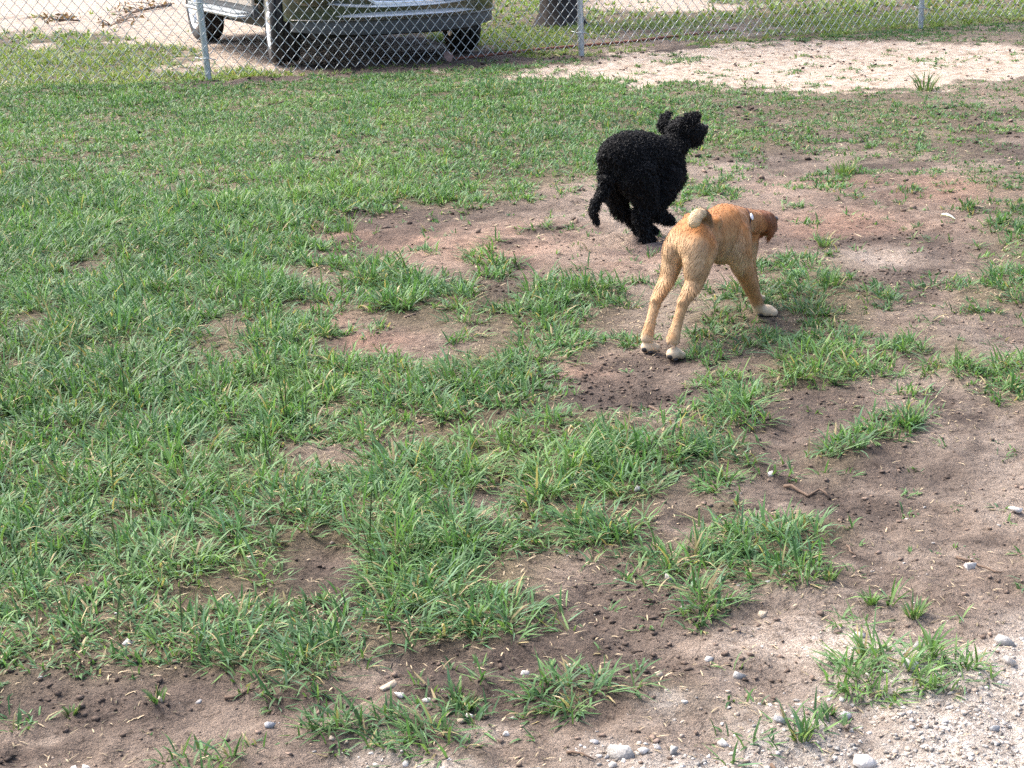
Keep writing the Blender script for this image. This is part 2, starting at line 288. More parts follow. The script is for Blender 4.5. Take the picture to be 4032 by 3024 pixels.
STONES = [
 (0.5731, 2.5479, 0.0274, 0.012, 'w', 'flat white stone on pale sand above the grass strip at lower right'),
 (0.6565, 2.4948, 0.0261, 0.0219, 'g', 'blocky grey stone on pale dirt just above the grass strip at lower right'),
 (0.8053, 2.4962, 0.037, 0.021, 'g', 'wide slab-like grey stone with pale top near the right edge'),
 (0.7879, 2.4308, 0.0312, 0.0214, 'w', 'pointed white stone just below the wide grey slab near the right edge'),
 (0.6231, 2.4073, 0.0285, 0.0236, 'w', 'white angular stone nested in the grass strip at lower right'),
 (0.8329, 2.8132, 0.0215, 0.0187, 'w', 'small pointed white stone beside a dark twig on bare dirt at right'),
 (0.4958, 2.281, 0.0179, 0.0148, 'b', 'bluish grey stone beside a tiny grass tuft below the grass strip'),
 (0.387, 2.2329, 0.021, 0.0145, 'b', 'grey stone touching the yellow-green grass at the gravel edge'),
 (0.4938, 2.1383, 0.0386, 0.0202, 'w', 'large pale lump of stone in the gravel near the bottom edge'),
 (0.7075, 2.2228, 0.0182, 0.0137, 'b', 'blue-grey stone in the gravel near the lower right edge'),
 (0.1442, 2.1621, 0.0453, 0.0215, 'g', 'largest grey and white block of stone at the bottom centre'),
 (0.1272, 2.1427, 0.0147, 0.0118, 'w', 'round white stone tucked below the largest grey block'),
 (0.1198, 2.1701, 0.0089, 0.0082, 'w', 'tiny white stone touching the left end of the largest grey block'),
 (0.1746, 2.1706, 0.0179, 0.0112, 'w', 'pale stone just right of the largest grey block'),
 (0.1978, 2.1868, 0.012, 0.0127, 'w', 'upright pale stone second to the right of the largest grey block'),
 (0.2178, 2.1698, 0.0179, 0.0149, 'g', 'grey stone with dark underside third right of the largest grey block'),
 (0.3523, 2.4206, 0.0237, 0.0131, 'g', 'speckled white stone alone on smooth dirt above the lower grass clumps'),
 (0.3117, 2.4919, 0.016, 0.0109, 'w', 'small white stone left of the speckled one on smooth dirt'),
 (0.2976, 2.2043, 0.0211, 0.0128, 'w', 'white stone at the foot of the lower right grass clump'),
 (0.0794, 2.474, 0.0108, 0.01, 'w', 'small round white pebble on bare dirt at lower centre'),
 (0.0048, 2.4575, 0.0149, 0.0108, 'w', 'small white pebble below the dark hole in the turf edge'),
 (0.2224, 2.42, 0.0147, 0.0139, 't', 'small tan stone standing on bare dirt at lower centre'),
 (0.1034, 2.2032, 0.0151, 0.0075, 'b', 'flat bluish stone up-left of the largest grey block'),
 (0.4232, 2.6385, 0.0185, 0.0132, 't', 'tan stone lying at the upper edge of the pale sand patch'),
 (0.2806, 2.7986, 0.026, 0.0158, 'g', 'grey stone half hidden by grass blades right of centre'),
 (0.2883, 2.1205, 0.0212, 0.0117, 'w', 'white stone in the gravel below the lower right grass clump'),
 (-0.2155, 2.4022, 0.0317, 0.013, 't', 'long flat tan stone on dark dirt at lower centre left'),
 (-0.1956, 2.366, 0.0161, 0.0112, 'w', 'white stone just below the long flat tan stone'),
 (-0.1525, 2.3538, 0.0144, 0.0096, 'w', 'white stone to the right of the long flat tan stone'),
 (-0.2208, 2.1446, 0.0118, 0.0103, 'w', 'white pebble at the very bottom left of centre'),
 (-0.3907, 2.2922, 0.0187, 0.0117, 'b', 'pale grey stone below the dark damp streak at lower left'),
 (-0.1754, 2.1717, 0.0112, 0.0097, 'w', 'small white pebble among sprigs at the bottom left of centre'),
 (-0.0968, 2.2874, 0.0148, 0.0094, 't', 'left one of two tan pebbles touching on a pale patch'),
 (-0.0833, 2.2993, 0.0133, 0.0078, 'w', 'right one of two tan pebbles touching on a pale patch'),
 (-0.0269, 2.2475, 0.0123, 0.0092, 'w', 'white pebble right of the pale patch at bottom centre'),
 (-0.668, 2.1854, 0.0142, 0.0112, 'w', 'left one of two white stones side by side at bottom left'),
 (-0.6509, 2.1863, 0.0187, 0.0142, 'w', 'larger right one of two white stones side by side at bottom left'),
 (-0.6744, 2.5998, 0.0218, 0.0105, 'w', 'flat whitish stone in a gap of the grass at lower left'),
 (-0.5195, 2.3933, 0.0113, 0.0081, 'w', 'small white pebble on the edge of the dark damp streak at lower left'),
 (-0.5771, 2.3786, 0.0089, 0.0129, 't', 'small upright tan stone below a grass sprig at lower left'),
 (1.0005, 3.0863, 0.0254, 0.0152, 'w', 'white stone at the right edge halfway down the yard'),
 (0.5529, 3.3608, 0.0143, 0.0132, 'w', 'small white pebble left of the twig on bare dirt right of centre'),
 (0.2543, 3.2581, 0.0213, 0.0107, 'w', 'flat white stone at the lower edge of the big grass patch in the middle'),
]
TWIG_A = [(0.57, 3.297), (0.592, 3.263), (0.61, 3.23), (0.632, 3.235), (0.65, 3.21)]
TWIG_B = [(0.822, 2.866), (0.844, 2.842), (0.859, 2.798), (0.877, 2.772)]
TWIG_C = [(-0.48, 2.403), (-0.459, 2.405), (-0.431, 2.417)]
TWIG_D = [(0.066, 2.193), (0.084, 2.178), (0.1, 2.162)]
TWIG_E = [(0.357, 2.144), (0.366, 2.132), (0.376, 2.125)]
TWIG_F = [(0.629, 2.944), (0.633, 2.918), (0.638, 2.892)]
TWIG_G = [(0.337, 3.87), (0.355, 3.801), (0.374, 3.738)]
ROD = [(-0.359, 13.038), (0.326, 13.5), (1.014, 14.064), (2.105, 14.953)]
BRANCH_A = [(-4.341, 22.429), (-4.425, 21.632), (-4.508, 20.798), (-4.33, 19.269), (-4.185, 18.164)]
BRANCH_B = [(-4.861, 19.569), (-5.001, 19.638), (-5.065, 19.423)]
LEAF_A = (-0.39, 12.742)
LEAF_B = (0.457, 12.902)
LEAF_C = (1.661, 6.023)
TRUNK = (0.593, 16.514)
SHRUB = (2.577, 10.144)
WEED = (-0.611, 6.279)
TUFTS = [
 (2.571, 10.118, 0.093, 0.131, 26, 'spiky dark green weed at the near edge of the white sand strip'),
 (-0.6, 6.202, 0.044, 0.073, 16, 'small upright weed on bare dirt left of the black dog'),
 (0.916, 3.656, 0.053, 0.038, 46, 'small round grass tuft alone on bare dirt right of centre'),
 (1.014, 5.03, 0.056, 0.048, 40, "leafy grass tuft up and right of the tan dog's front paw"),
 (0.68, 2.616, 0.031, 0.033, 26, 'sparse grass sprout with one tall stalk on dirt at right'),
 (0.618, 2.675, 0.022, 0.025, 18, 'low grass sprig left of the sprout with the tall stalk'),
 (0.564, 2.776, 0.021, 0.028, 12, 'broad-leaved yellow-green sprig below the right-hand grass patch'),
 (1.48, 7.173, 0.089, 0.061, 46, "bright green tuft up and right of the tan dog's head"),
 (0.408, 2.197, 0.021, 0.028, 18, 'yellow-green sprig at the edge of the gravel'),
 (0.47, 2.281, 0.016, 0.017, 18, 'tiny dark tuft beside the bluish grey stone'),
 (-0.356, 2.765, 0.014, 0.018, 10, 'thin sprig on bare dirt left of bottom centre'),
 (0.497, 5.639, 0.018, 0.044, 6, 'single grass sprig on dirt between the two dogs'),
 (-0.58, 2.38, 0.024, 0.024, 12, 'flat sprig spreading on bare dirt at lower left'),
 (-0.716, 2.373, 0.018, 0.018, 12, 'pale sprig on dark dirt at the lower left edge'),
 (0.094, 2.473, 0.015, 0.025, 8, 'thin sprig beside the small round white pebble'),
 (-0.091, 2.335, 0.024, 0.028, 22, 'pale grass sprig on dark dirt at bottom centre'),
 (1.779, 6.278, 0.039, 0.044, 18, 'small tuft on bare dirt at the right above the white scrap'),
 (1.116, 5.686, 0.045, 0.045, 22, "small tuft right of the tan dog's ear"),
]
# ---------------------------------------------------------------- helpers
COL = scene.collection

def link(o, parent=None):
    COL.objects.link(o)
    if parent is not None:
        o.parent = parent
        o.matrix_parent_inverse = parent.matrix_basis.inverted() if o.get('_world') else Matrix()
    return o

def tag(o, label=None, cat=None, group=None, kind=None):
    if label: o['label'] = label
    if cat: o['category'] = cat
    if group: o['group'] = group
    if kind: o['kind'] = kind
    return o

def empty(name, loc=(0, 0, 0), rot=None):
    o = bpy.data.objects.new(name, None)
    o.empty_display_size = 0.1
    o.location = loc
    if rot is not None: o.rotation_euler = rot
    COL.objects.link(o)
    return o

def mesh_np(name, verts, faces, smooth=False, tint=None):
    """verts (n,3); faces (m,3) or (m,4) index array; tint (n,3) colours per vertex"""
    me = bpy.data.meshes.new(name)
    verts = np.ascontiguousarray(verts, dtype=np.float32)
    faces = np.ascontiguousarray(faces, dtype=np.int32)
    k = faces.shape[1]
    me.vertices.add(len(verts))
    me.vertices.foreach_set('co', verts.ravel())
    me.loops.add(faces.size)
    me.loops.foreach_set('vertex_index', faces.ravel())
    me.polygons.add(len(faces))
    me.polygons.foreach_set('loop_start', np.arange(0, faces.size, k, dtype=np.int32))
    me.polygons.foreach_set('loop_total', np.full(len(faces), k, dtype=np.int32))
    if smooth:
        me.polygons.foreach_set('use_smooth', np.ones(len(faces), dtype=bool))
    if tint is not None:
        add_tint(me, tint)
    me.update(calc_edges=True)
    me.validate()
    return me

def add_tint(me, tint, name='tint'):
    a = me.color_attributes.new(name, 'FLOAT_COLOR', 'POINT')
    t = np.ones((len(me.vertices), 4), dtype=np.float32)
    t[:, :3] = tint
    a.data.foreach_set('color', t.ravel())

def make(name, me, mat, parent=None):
    o = bpy.data.objects.new(name, me)
    if mat is not None and not me.materials:
        me.materials.append(mat)
    COL.objects.link(o)
    if parent is not None:
        o.parent = parent
    return o

class MB:
    """collects simple shapes into one mesh"""
    def __init__(s): s.v = []; s.f = []
    def add(s, verts, faces):
        b = len(s.v)
        s.v += [tuple(map(float, p)) for p in verts]
        s.f += [tuple(i+b for i in f) for f in faces]
        return s
    def box(s, x0, x1, y0, y1, z0, z1):
        v = [(x, y, z) for x in (x0, x1) for y in (y0, y1) for z in (z0, z1)]
        return s.add(v, [(0,1,3,2),(4,6,7,5),(0,4,5,1),(2,3,7,6),(0,2,6,4),(1,5,7,3)])
    def tube(s, pts, rad, sides=6, cap=True):
        pts = [Vector(p) for p in pts]
        n = len(pts)
        rad = list(rad) if hasattr(rad, '__len__') else [rad]*n
        rings = []
        ref = None
        for i, p in enumerate(pts):
            t = (pts[min(i+1, n-1)]-pts[max(i-1, 0)])
            t = t.normalized() if t.length > 1e-9 else Vector((0, 0, 1))
            if ref is None:
                ref = t.orthogonal().normalized()
            ref = (ref - t*ref.dot(t))
            ref = ref.normalized() if ref.length > 1e-6 else t.orthogonal().normalized()
            b = t.cross(ref)
            rings.append([p + (ref*math.cos(a)+b*math.sin(a))*rad[i] for a in [2*math.pi*k/sides for k in range(sides)]])
        v = [q for r in rings for q in r]
        f = []
        for i in range(n-1):
            for k in range(sides):
                a, b = i*sides+k, i*sides+(k+1) % sides
                f.append((a, b, b+sides, a+sides))
        if cap:
            f.append(tuple(range(sides-1, -1, -1)))
            f.append(tuple(range((n-1)*sides, n*sides)))
        return s.add(v, f)
    def lathe(s, prof, axis='y', sides=40, closed=True):
        """prof: list of (radius, offset along the axis)"""
        n = len(prof); v = []; f = []
        for k in range(sides):
            a = 2*math.pi*k/sides
            for r, o in prof:
                v.append((r*math.cos(a), o, r*math.sin(a)) if axis == 'y' else (r*math.cos(a), r*math.sin(a), o))
        for k in range(sides):
            k2 = (k+1) % sides
            for i in range(n-1 if not closed else n):
                j = (i+1) % n
                f.append((k*n+i, k*n+j, k2*n+j, k2*n+i))
        return s.add(v, f)
    def mesh(s, name, smooth=False):
        me = bpy.data.meshes.new(name)
        me.from_pydata(s.v, [], s.f)
        bm = bmesh.new(); bm.from_mesh(me)
        bmesh.ops.recalc_face_normals(bm, faces=bm.faces)
        bm.to_mesh(me); bm.free()
        if smooth:
            for p in me.polygons: p.use_smooth = True
        me.update()
        return me
    def build(s, name, mat, parent=None, smooth=False):
        return make(name, s.mesh(name, smooth), mat, parent)

def shade_angle(me, deg=35):
    for p in me.polygons: p.use_smooth = True
    bm = bmesh.new(); bm.from_mesh(me)
    for e in bm.edges:
        if len(e.link_faces) == 2 and e.calc_face_angle(0) > math.radians(deg): e.smooth = False
    bm.to_mesh(me); bm.free()

# value noise on numpy arrays
def _h(ix, iy, seed):
    n = (ix.astype(np.int64)*374761393 + iy.astype(np.int64)*668265263 + seed*1442695041) & 0x7fffffff
    n = ((n ^ (n >> 13))*1274126177) & 0x7fffffff
    n = n ^ (n >> 16)
    return (n & 0xffff)/65535.0
def vnoise(x, y, seed=0):
    x = np.asarray(x, float); y = np.asarray(y, float)
    ix = np.floor(x); iy = np.floor(y); fx = x-ix; fy = y-iy
    fx = fx*fx*(3-2*fx); fy = fy*fy*(3-2*fy)
    a = _h(ix, iy, seed); b = _h(ix+1, iy, seed); c = _h(ix, iy+1, seed); d = _h(ix+1, iy+1, seed)
    return (a*(1-fx)+b*fx)*(1-fy)+(c*(1-fx)+d*fx)*fy
def fbm(x, y, scale, octaves=4, seed=0):
    s = 0; amp = 1; tot = 0
    for o in range(octaves):
        s = s+amp*vnoise(x*scale, y*scale, seed+o*17); tot += amp; amp *= .5; scale *= 2.03
    return s/tot
def sstep(a, b, x):
    t = np.clip((x-a)/(b-a), 0, 1); return t*t*(3-2*t)

def poly_sd(poly, x, y):
    """signed distance, positive inside"""
    P = np.array(poly); n = len(P)
    inside = np.zeros(x.shape, bool); d = np.full(x.shape, 1e9)
    for i in range(n):
        x0, y0 = P[i]; x1, y1 = P[(i+1) % n]
        ex, ey = x1-x0, y1-y0
        t = np.clip(((x-x0)*ex+(y-y0)*ey)/(ex*ex+ey*ey+1e-12), 0, 1)
        d = np.minimum(d, np.hypot(x-x0-t*ex, y-y0-t*ey))
        c = ((y0 > y) != (y1 > y)) & (x < (x1-x0)*(y-y0)/((y1-y0) if y1 != y0 else 1e-12)+x0)
        inside ^= c
    return np.where(inside, d, -d)

def spots(lst, x, y):
    m = np.zeros(x.shape)
    for cx, cy, rx, ry in lst:
        q = ((x-cx)/rx)**2+((y-cy)/ry)**2
        m = np.maximum(m, np.exp(-q*0.8))
    return m

FX = np.array([p[0] for p in FENCE_LINE]); FY = np.array([p[1] for p in FENCE_LINE])
def fence_y(x): return np.interp(x, FX, FY)

def _grid(spec):
    x0, y0, d, s = spec
    return x0, y0, d, np.array([[int(c) for c in r] for r in s.strip().split('\n')], float)
_GN, _GF = _grid(COVER_NEAR), _grid(COVER_FAR)
def _lookup(g, x, y):
    x0, y0, d, A = g
    gx = np.clip((x-x0)/d-.5, 0, A.shape[1]-1.001); gy = np.clip((y-y0)/d-.5, 0, A.shape[0]-1.001)
    i = gx.astype(int); j = gy.astype(int); fx = gx-i; fy = gy-j
    return (A[j, i]*(1-fx)+A[j, i+1]*fx)*(1-fy)+(A[j+1, i]*(1-fx)+A[j+1, i+1]*fx)*fy

CAR_O = (-1.02, 13.66); CAR_F = (0.37, -0.929)
def masks(x, y):
    x = np.asarray(x, float); y = np.asarray(y, float)
    fd = fence_y(x)-y                     # > 0 inside the yard
    yard = sstep(-.03, .03, fd)
    n1 = fbm(x, y, 2.2, 3, 11)-.5; n2 = fbm(x, y, 9., 3, 23)-.5
    sand = sstep(-.14, .14, poly_sd(SAND_STRIP, x, y)+1.1*n1+1.3*n2)
    gravel = sstep(-.16, .14, poly_sd(GRAVEL, x, y)+.30*n1+.30*n2)
    pale = sstep(-.10, .10, poly_sd(PALE_DIRT, x, y)+.2*n1+.14*n2)
    pale = np.maximum(np.maximum(pale, .8*spots(PALE_SPOT, x, y)), .25*sstep(.56, .70, fbm(x, y, 1.9, 4, 171))*sstep(-.2, .5, x))
    road = sstep(-.3, .3, poly_sd(ROAD, x, y)+1.2*n1)
    track = sstep(-.3, .3, poly_sd(TRACK, x, y)+1.6*n1+.7*n2)
    fsand = sstep(-.3, .3, poly_sd(FAR_SAND, x, y)+1.2*n1)
    gap = sstep(-.1, .1, poly_sd(BARE_GAP, x, y)+.2*n2)
    damp = np.clip(1.5*spots(DAMP_AND_SHADOW, x+.25*n1, y+.4*n1)*np.clip(.7+2.4*n2, 0, 1.4), 0, 1)  # damp soil together with the painted shadow of the tan dog
    damp = np.maximum(damp, .85*sstep(.53, .66, fbm(x, y, 1.6, 4, 131)+.05*sstep(.3, -.4, x))*(1-gravel))
    clay = spots(CLAY, x+.2*n1, y+.4*n1)
    strip = sstep(.75, .25, fd)*sstep(-.12, .0, fd)*sstep(3.2, .6, x)
    cov = np.where(y < 6.2, _lookup(_GN, x, y), _lookup(_GF, x, y))/9.
    cov = cov*yard*(1-.97*sand*sstep(.24, .42, fbm(x, y, 5., 3, 191)))*(1-.7*strip*sstep(-2.9, -1.6, x)-.15*strip)
    dx = x-CAR_O[0]; dy = y-CAR_O[1]
    ca = dx*CAR_F[0]+dy*CAR_F[1]; cl = -dx*CAR_F[1]+dy*CAR_F[0]
    under = sstep(1.15, .85, ca)*sstep(-4.3, -3.9, ca)*sstep(1.15, .85, np.abs(cl))
    out = (1-yard)*(1-.96*road)*(1-.93*track)*(1-.9*fsand)*(1-gap)*(.72+.6*n1)*(1-.93*under)
    side = (1-.5*sstep(.2, 1.0, x)*sstep(3.2, 2.2, x)*sstep(16.6, 15.4, y))
    cov_out = np.clip(out*side, 0, 1)
    return dict(yard=yard, sand=sand, gravel=gravel, pale=pale, road=road, track=track, fsand=fsand, gap=gap,
                damp=damp, clay=clay, strip=strip, cov=cov, cov_out=cov_out, fd=fd, under=under)

def ground_z(x, y, m=None):
    x = np.asarray(x, float); y = np.asarray(y, float)
    near = np.exp(-((y-5)/9)**2)
    z = .030*(fbm(x, y, .9, 3, 3)-.5)*near
    flat = np.exp(-(((x-.57)/.32)**2+((y-4.5)/.38)**2))+np.exp(-(((x-.5)/.30)**2+((y-5.93)/.35)**2))
    z = z*np.clip(1-flat, 0, 1)
    cov = (m or masks(x, y))['cov'] if m is not None else 0.5
    z = z+.020*(fbm(x, y, 8., 3, 31)-.5)+.013*(fbm(x, y, 30., 2, 41)-.5)+.014*(cov-.5)
    z = z-.016*(1-np.abs(fbm(x, y, 5., 3, 57)-.5)*4)*np.clip(1-1.6*cov, 0, 1)
    if m is not None:
        z = z+.05*m['strip']*(fbm(x, y, 4., 3, 5)-.25)
        z = z+.010*m['damp']*(fbm(x, y, 22., 2, 51)-.7)
    return z

def clump(x, y, cell, seed):
    """distance (0 centre .. 1 rim) and outward direction in a field of jittered tussocks"""
    gx = np.floor(x/cell); gy = np.floor(y/cell); best = np.full(x.shape, 9.); ang = np.zeros(x.shape)
    for i in (-1, 0, 1):
        for j in (-1, 0, 1):
            cx = (gx+i+.15+.7*_h(gx+i, gy+j, seed))*cell; cy = (gy+j+.15+.7*_h(gx+i, gy+j, seed+5))*cell
            r = cell*(.38+.42*_h(gx+i, gy+j, seed+9))
            d = np.hypot(x-cx, y-cy)/r
            k = d < best; best = np.where(k, d, best); ang = np.where(k, np.arctan2(y-cy, x-cx), ang)
    return np.clip(best, 0, 1.4), ang

# ---------------------------------------------------------------- materials
def new_mat(name):
    m = bpy.data.materials.new(name); m.use_nodes = True
    nt = m.node_tree
    return m, nt, nt.nodes['Principled BSDF']
def N(nt, t, **kw):
    n = nt.nodes.new(t)
    for k, v in kw.items():
        if k in n.inputs: n.inputs[k].default_value = v
        else: setattr(n, k, v)
    return n
def mixc(nt, fac, a, b, mode='MIX'):
    n = nt.nodes.new('ShaderNodeMix'); n.data_type = 'RGBA'; n.blend_type = mode
    for sock, val in ((n.inputs[0], fac), (n.inputs[6], a), (n.inputs[7], b)):
        if hasattr(val, 'is_output'): nt.links.new(val, sock)
        elif isinstance(val, (int, float)): sock.default_value = val
        else: sock.default_value = (*val, 1)
    return n.outputs[2]
def ramp(nt, fac, stops):
    n = nt.nodes.new('ShaderNodeValToRGB')
    while len(n.color_ramp.elements) < len(stops): n.color_ramp.elements.new(.5)
    for e, (p, c) in zip(n.color_ramp.elements, stops):
        e.position = p; e.color = (*c, 1) if len(c) == 3 else c
    nt.links.new(fac, n.inputs[0]); return n.outputs[0]
def noise(nt, scale, detail=4, rough=.55, coord=None):
    n = N(nt, 'ShaderNodeTexNoise', Scale=scale, Detail=detail, Roughness=rough)
    if coord is not None: nt.links.new(coord, n.inputs['Vector'])
    return n.outputs['Fac']
def bump(nt, bsdf, h, strength=.4, dist=.01):
    b = N(nt, 'ShaderNodeBump', Strength=strength, Distance=dist)
    nt.links.new(h, b.inputs['Height']); nt.links.new(b.outputs[0], bsdf.inputs['Normal'])
def simple(name, col, rough=.5, metal=0., var=.12, scale=30., bmp=0., coat=0., spec=.5):
    m, nt, b = new_mat(name)
    co = nt.nodes.new('ShaderNodeTexCoord').outputs['Object']
    f = noise(nt, scale, 4, .6, co)
    c = mixc(nt, f, tuple(v*(1-var) for v in col), tuple(min(1, v*(1+var)) for v in col))
    nt.links.new(c, b.inputs['Base Color'])
    b.inputs['Roughness'].default_value = rough; b.inputs['Metallic'].default_value = metal
    b.inputs['Coat Weight'].default_value = coat; b.inputs['Specular IOR Level'].default_value = spec
    if bmp: bump(nt, b, f, bmp, .004)
    return m

def mat_ground():
    m, nt, b = new_mat('soil')
    co = nt.nodes.new('ShaderNodeTexCoord').outputs['Object']
    za = N(nt, 'ShaderNodeVertexColor'); za.layer_name = 'zone_a'
    zb = N(nt, 'ShaderNodeVertexColor'); zb.layer_name = 'zone_b'
    sa = nt.nodes.new('ShaderNodeSeparateColor'); nt.links.new(za.outputs[0], sa.inputs[0])
    sb = nt.nodes.new('ShaderNodeSeparateColor'); nt.links.new(zb.outputs[0], sb.inputs[0])
    n_big = noise(nt, 2.3, 5, .6, co); n_mid = noise(nt, 14., 5, .65, co)
    n_fine = noise(nt, 75., 4, .7, co); n_grit = noise(nt, 260., 3, .7, co)
    dirt = ramp(nt, n_mid, [(.32, (.062, .046, .035)), (.50, (.165, .126, .098)), (.70, (.285, .230, .184))])
    dirt = mixc(nt, ramp(nt, n_big, [(.35, (0, 0, 0)), (.65, (1, 1, 1))]), dirt, (.195, .150, .118))
    dirt = mixc(nt, sb.outputs[0], dirt, ramp(nt, n_mid, [(.3, (.175, .105, .075)), (.7, (.36, .235, .172))]))     # reddish clay
    pale = ramp(nt, n_fine, [(.30, (.23, .185, .15)), (.55, (.42, .355, .295)), (.75, (.54, .48, .42))])
    dirt = mixc(nt, sb.outputs[1], dirt, pale)
    dirt = mixc(nt, sa.outputs[2], dirt, ramp(nt, n_fine, [(.3, (.035, .027, .023)), (.7, (.115, .085, .066))]))      # damp soil, plus the tan dog's shadow painted in
    thatch = ramp(nt, n_fine, [(.3, (.060, .050, .028)), (.6, (.150, .120, .070)), (.8, (.26, .21, .13))])
    dirt = mixc(nt, sb.outputs[2], dirt, thatch)
    fleck = ramp(nt, noise(nt, 52., 4, .8, co), [(.37, (.34, .32, .30)), (.45, (.88, .88, .88)), (.58, (1, 1, 1)), (.68, (1.28, 1.25, 1.2))])
    dirt = mixc(nt, .85, dirt, fleck, 'MULTIPLY')
    tone = ramp(nt, noise(nt, 1.1, 4, .6, co), [(.34, (.70, .69, .70)), (.52, (1, 1, 1)), (.70, (1.16, 1.14, 1.12))])
    dirt = mixc(nt, 1.0, dirt, tone, 'MULTIPLY')
    speck = ramp(nt, n_grit, [(.34, (.45, .45, .45)), (.5, (1, 1, 1)), (.66, (1.25, 1.22, 1.18))])
    sand = ramp(nt, n_mid, [(.28, (.19, .13, .09)), (.42, (.33, .255, .195)), (.54, (.42, .345, .275)), (.68, (.49, .415, .345))])
    dirt = mixc(nt, sa.outputs[0], dirt, sand)
    vor = N(nt, 'ShaderNodeTexVoronoi', Scale=95.0); nt.links.new(co, vor.inputs['Vector'])
    grav = mixc(nt, .5, ramp(nt, vor.outputs['Color'], [(.15, (.15, .13, .115)), (.5, (.38, .34, .295)), (.85, (.55, .51, .46))]),
                ramp(nt, n_mid, [(.35, (.25, .205, .165)), (.65, (.50, .445, .385))]))
    dirt = mixc(nt, sa.outputs[1], dirt, grav)
    dirt = mixc(nt, .8, dirt, speck, 'MULTIPLY')
    nt.links.new(dirt, b.inputs['Base Color'])
    b.inputs['Roughness'].default_value = .92
    b.inputs['Specular IOR Level'].default_value = .2
    add = N(nt, 'ShaderNodeMath', operation='MULTIPLY_ADD'); add.inputs[1].default_value = .5
    nt.links.new(n_grit, add.inputs[0]); nt.links.new(n_fine, add.inputs[2])
    bump(nt, b, add.outputs[0], .8, .014)
    return m

def mat_leaf(name, rough=.42, trans=.35, spec=.5, gain=1.0):
    """grass: colour per blade from the tint attribute, light passing through thin blades"""
    m, nt, b = new_mat(name)
    a = N(nt, 'ShaderNodeVertexColor'); a.layer_name = 'tint'
    col = mixc(nt, 1.0, a.outputs[0], (gain, gain, gain), 'MULTIPLY')
    nt.links.new(col, b.inputs['Base Color'])
    b.inputs['Roughness'].default_value = rough
    b.inputs['Specular IOR Level'].default_value = spec
    t = nt.nodes.new('ShaderNodeBsdfTranslucent')
    tc = mixc(nt, 1.0, col, (1.0, 1.12, .60), 'MULTIPLY'); nt.links.new(tc, t.inputs[0])
    mx = nt.nodes.new('ShaderNodeMixShader'); mx.inputs[0].default_value = trans
    nt.links.new(b.outputs[0], mx.inputs[1]); nt.links.new(t.outputs[0], mx.inputs[2])
    nt.links.new(mx.outputs[0], nt.nodes['Material Output'].inputs[0])
    return m

def mat_tint(name, rough=.8, spec=.3, var=.15, scale=60., sheen=0., bmp=0.):
    m, nt, b = new_mat(name)
    a = N(nt, 'ShaderNodeVertexColor'); a.layer_name = 'tint'
    co = nt.nodes.new('ShaderNodeTexCoord').outputs['Object']
    f = noise(nt, scale, 4, .6, co)
    c = mixc(nt, 1., a.outputs[0], ramp(nt, f, [(.3, (1-var,)*3), (.7, (1+var,)*3)]), 'MULTIPLY')
    nt.links.new(c, b.inputs['Base Color'])
    b.inputs['Roughness'].default_value = rough; b.inputs['Specular IOR Level'].default_value = spec
    b.inputs['Sheen Weight'].default_value = sheen
    if bmp: bump(nt, b, f, bmp, .004)
    return m

M = {}
M['ground'] = mat_ground()
M['grass'] = mat_leaf('grass_blade', .50, .34, .24)
M['litter'] = mat_tint('dry_litter', .85)
M['clod'] = mat_tint('soil_clod', .95, .15, .3, 120., bmp=.6)
M['stone'] = mat_tint('stone', .8, .35, .28, 160., bmp=.7)
M['galv'] = simple('galvanised_steel', (.42, .46, .48), .42, .75, .18, 25.)
M['wire'] = simple('galvanised_wire', (.44, .47, .46), .45, .45, .15, 40.)
M['rust'] = simple('rusty_steel', (.20, .075, .045), .85, .1, .35, 40., .5)
M['bark'] = simple('dark_bark', (.035, .028, .024), .95, 0, .5, 18., 1.0)
M['twig'] = simple('dead_twig', (.115, .075, .05), .9, 0, .35, 60., .5)
M['dryleaf'] = mat_leaf('dry_leaf', .7, .25, .3)
M['paint'] = simple('dark_olive_paint', (.040, .048, .026), .20, .2, .15, 8., 0, .6)
M['cladding'] = simple('grey_plastic', (.055, .06, .064), .55, 0, .15, 60.)
M['trim'] = simple('pale_lower_trim', (.42, .38, .33), .35, .3, .1, 20.)
M['chrome'] = simple('chrome', (.90, .91, .92), .16, .55, .05, 20.)
M['tyre'] = simple('tyre_rubber', (.022, .021, .021), .8, 0, .3, 50., .3)
M['alloy'] = simple('bright_alloy', (.80, .80, .79), .25, .7, .08, 30.)
M['black'] = simple('black_plastic', (.012, .012, .013), .6, 0, .2, 40.)
M['glass'] = simple('dark_window', (.015, .018, .02), .06, 0, .1, 5., 0, .5)
M['lens'] = simple('lamp_lens', (.65, .67, .70), .12, .2, .08, 40., .0, 1.)
M['ink'] = simple('pad_black', (.012, .010, .010), .6, 0, .3, 80., .3)
M['collar'] = simple('dark_collar', (.05, .018, .018), .7, 0, .25, 90., .3)
M['tag'] = simple('white_tag', (.82, .78, .78), .4, 0, .05, 90.)
M['eye'] = simple('eye', (.012, .008, .006), .1, 0, .1, 50., 0, .5)
M['coat'] = mat_tint('tan_coat', .75, .25, .10, 40., .1, .12)
M['tan_fur'] = mat_tint('tan_fur', .62, .3, .12, 40.)
M['black_coat'] = simple('black_coat', (.0035, .0034, .0037), .9, 0, .3, 70., .8, 0, .12)
M['curl'] = simple('black_curl', (.0045, .0044, .0050), .6, 0, .35, 60., 0, 0, .28)
M['leaf'] = mat_leaf('tree_leaf', .45, .3)

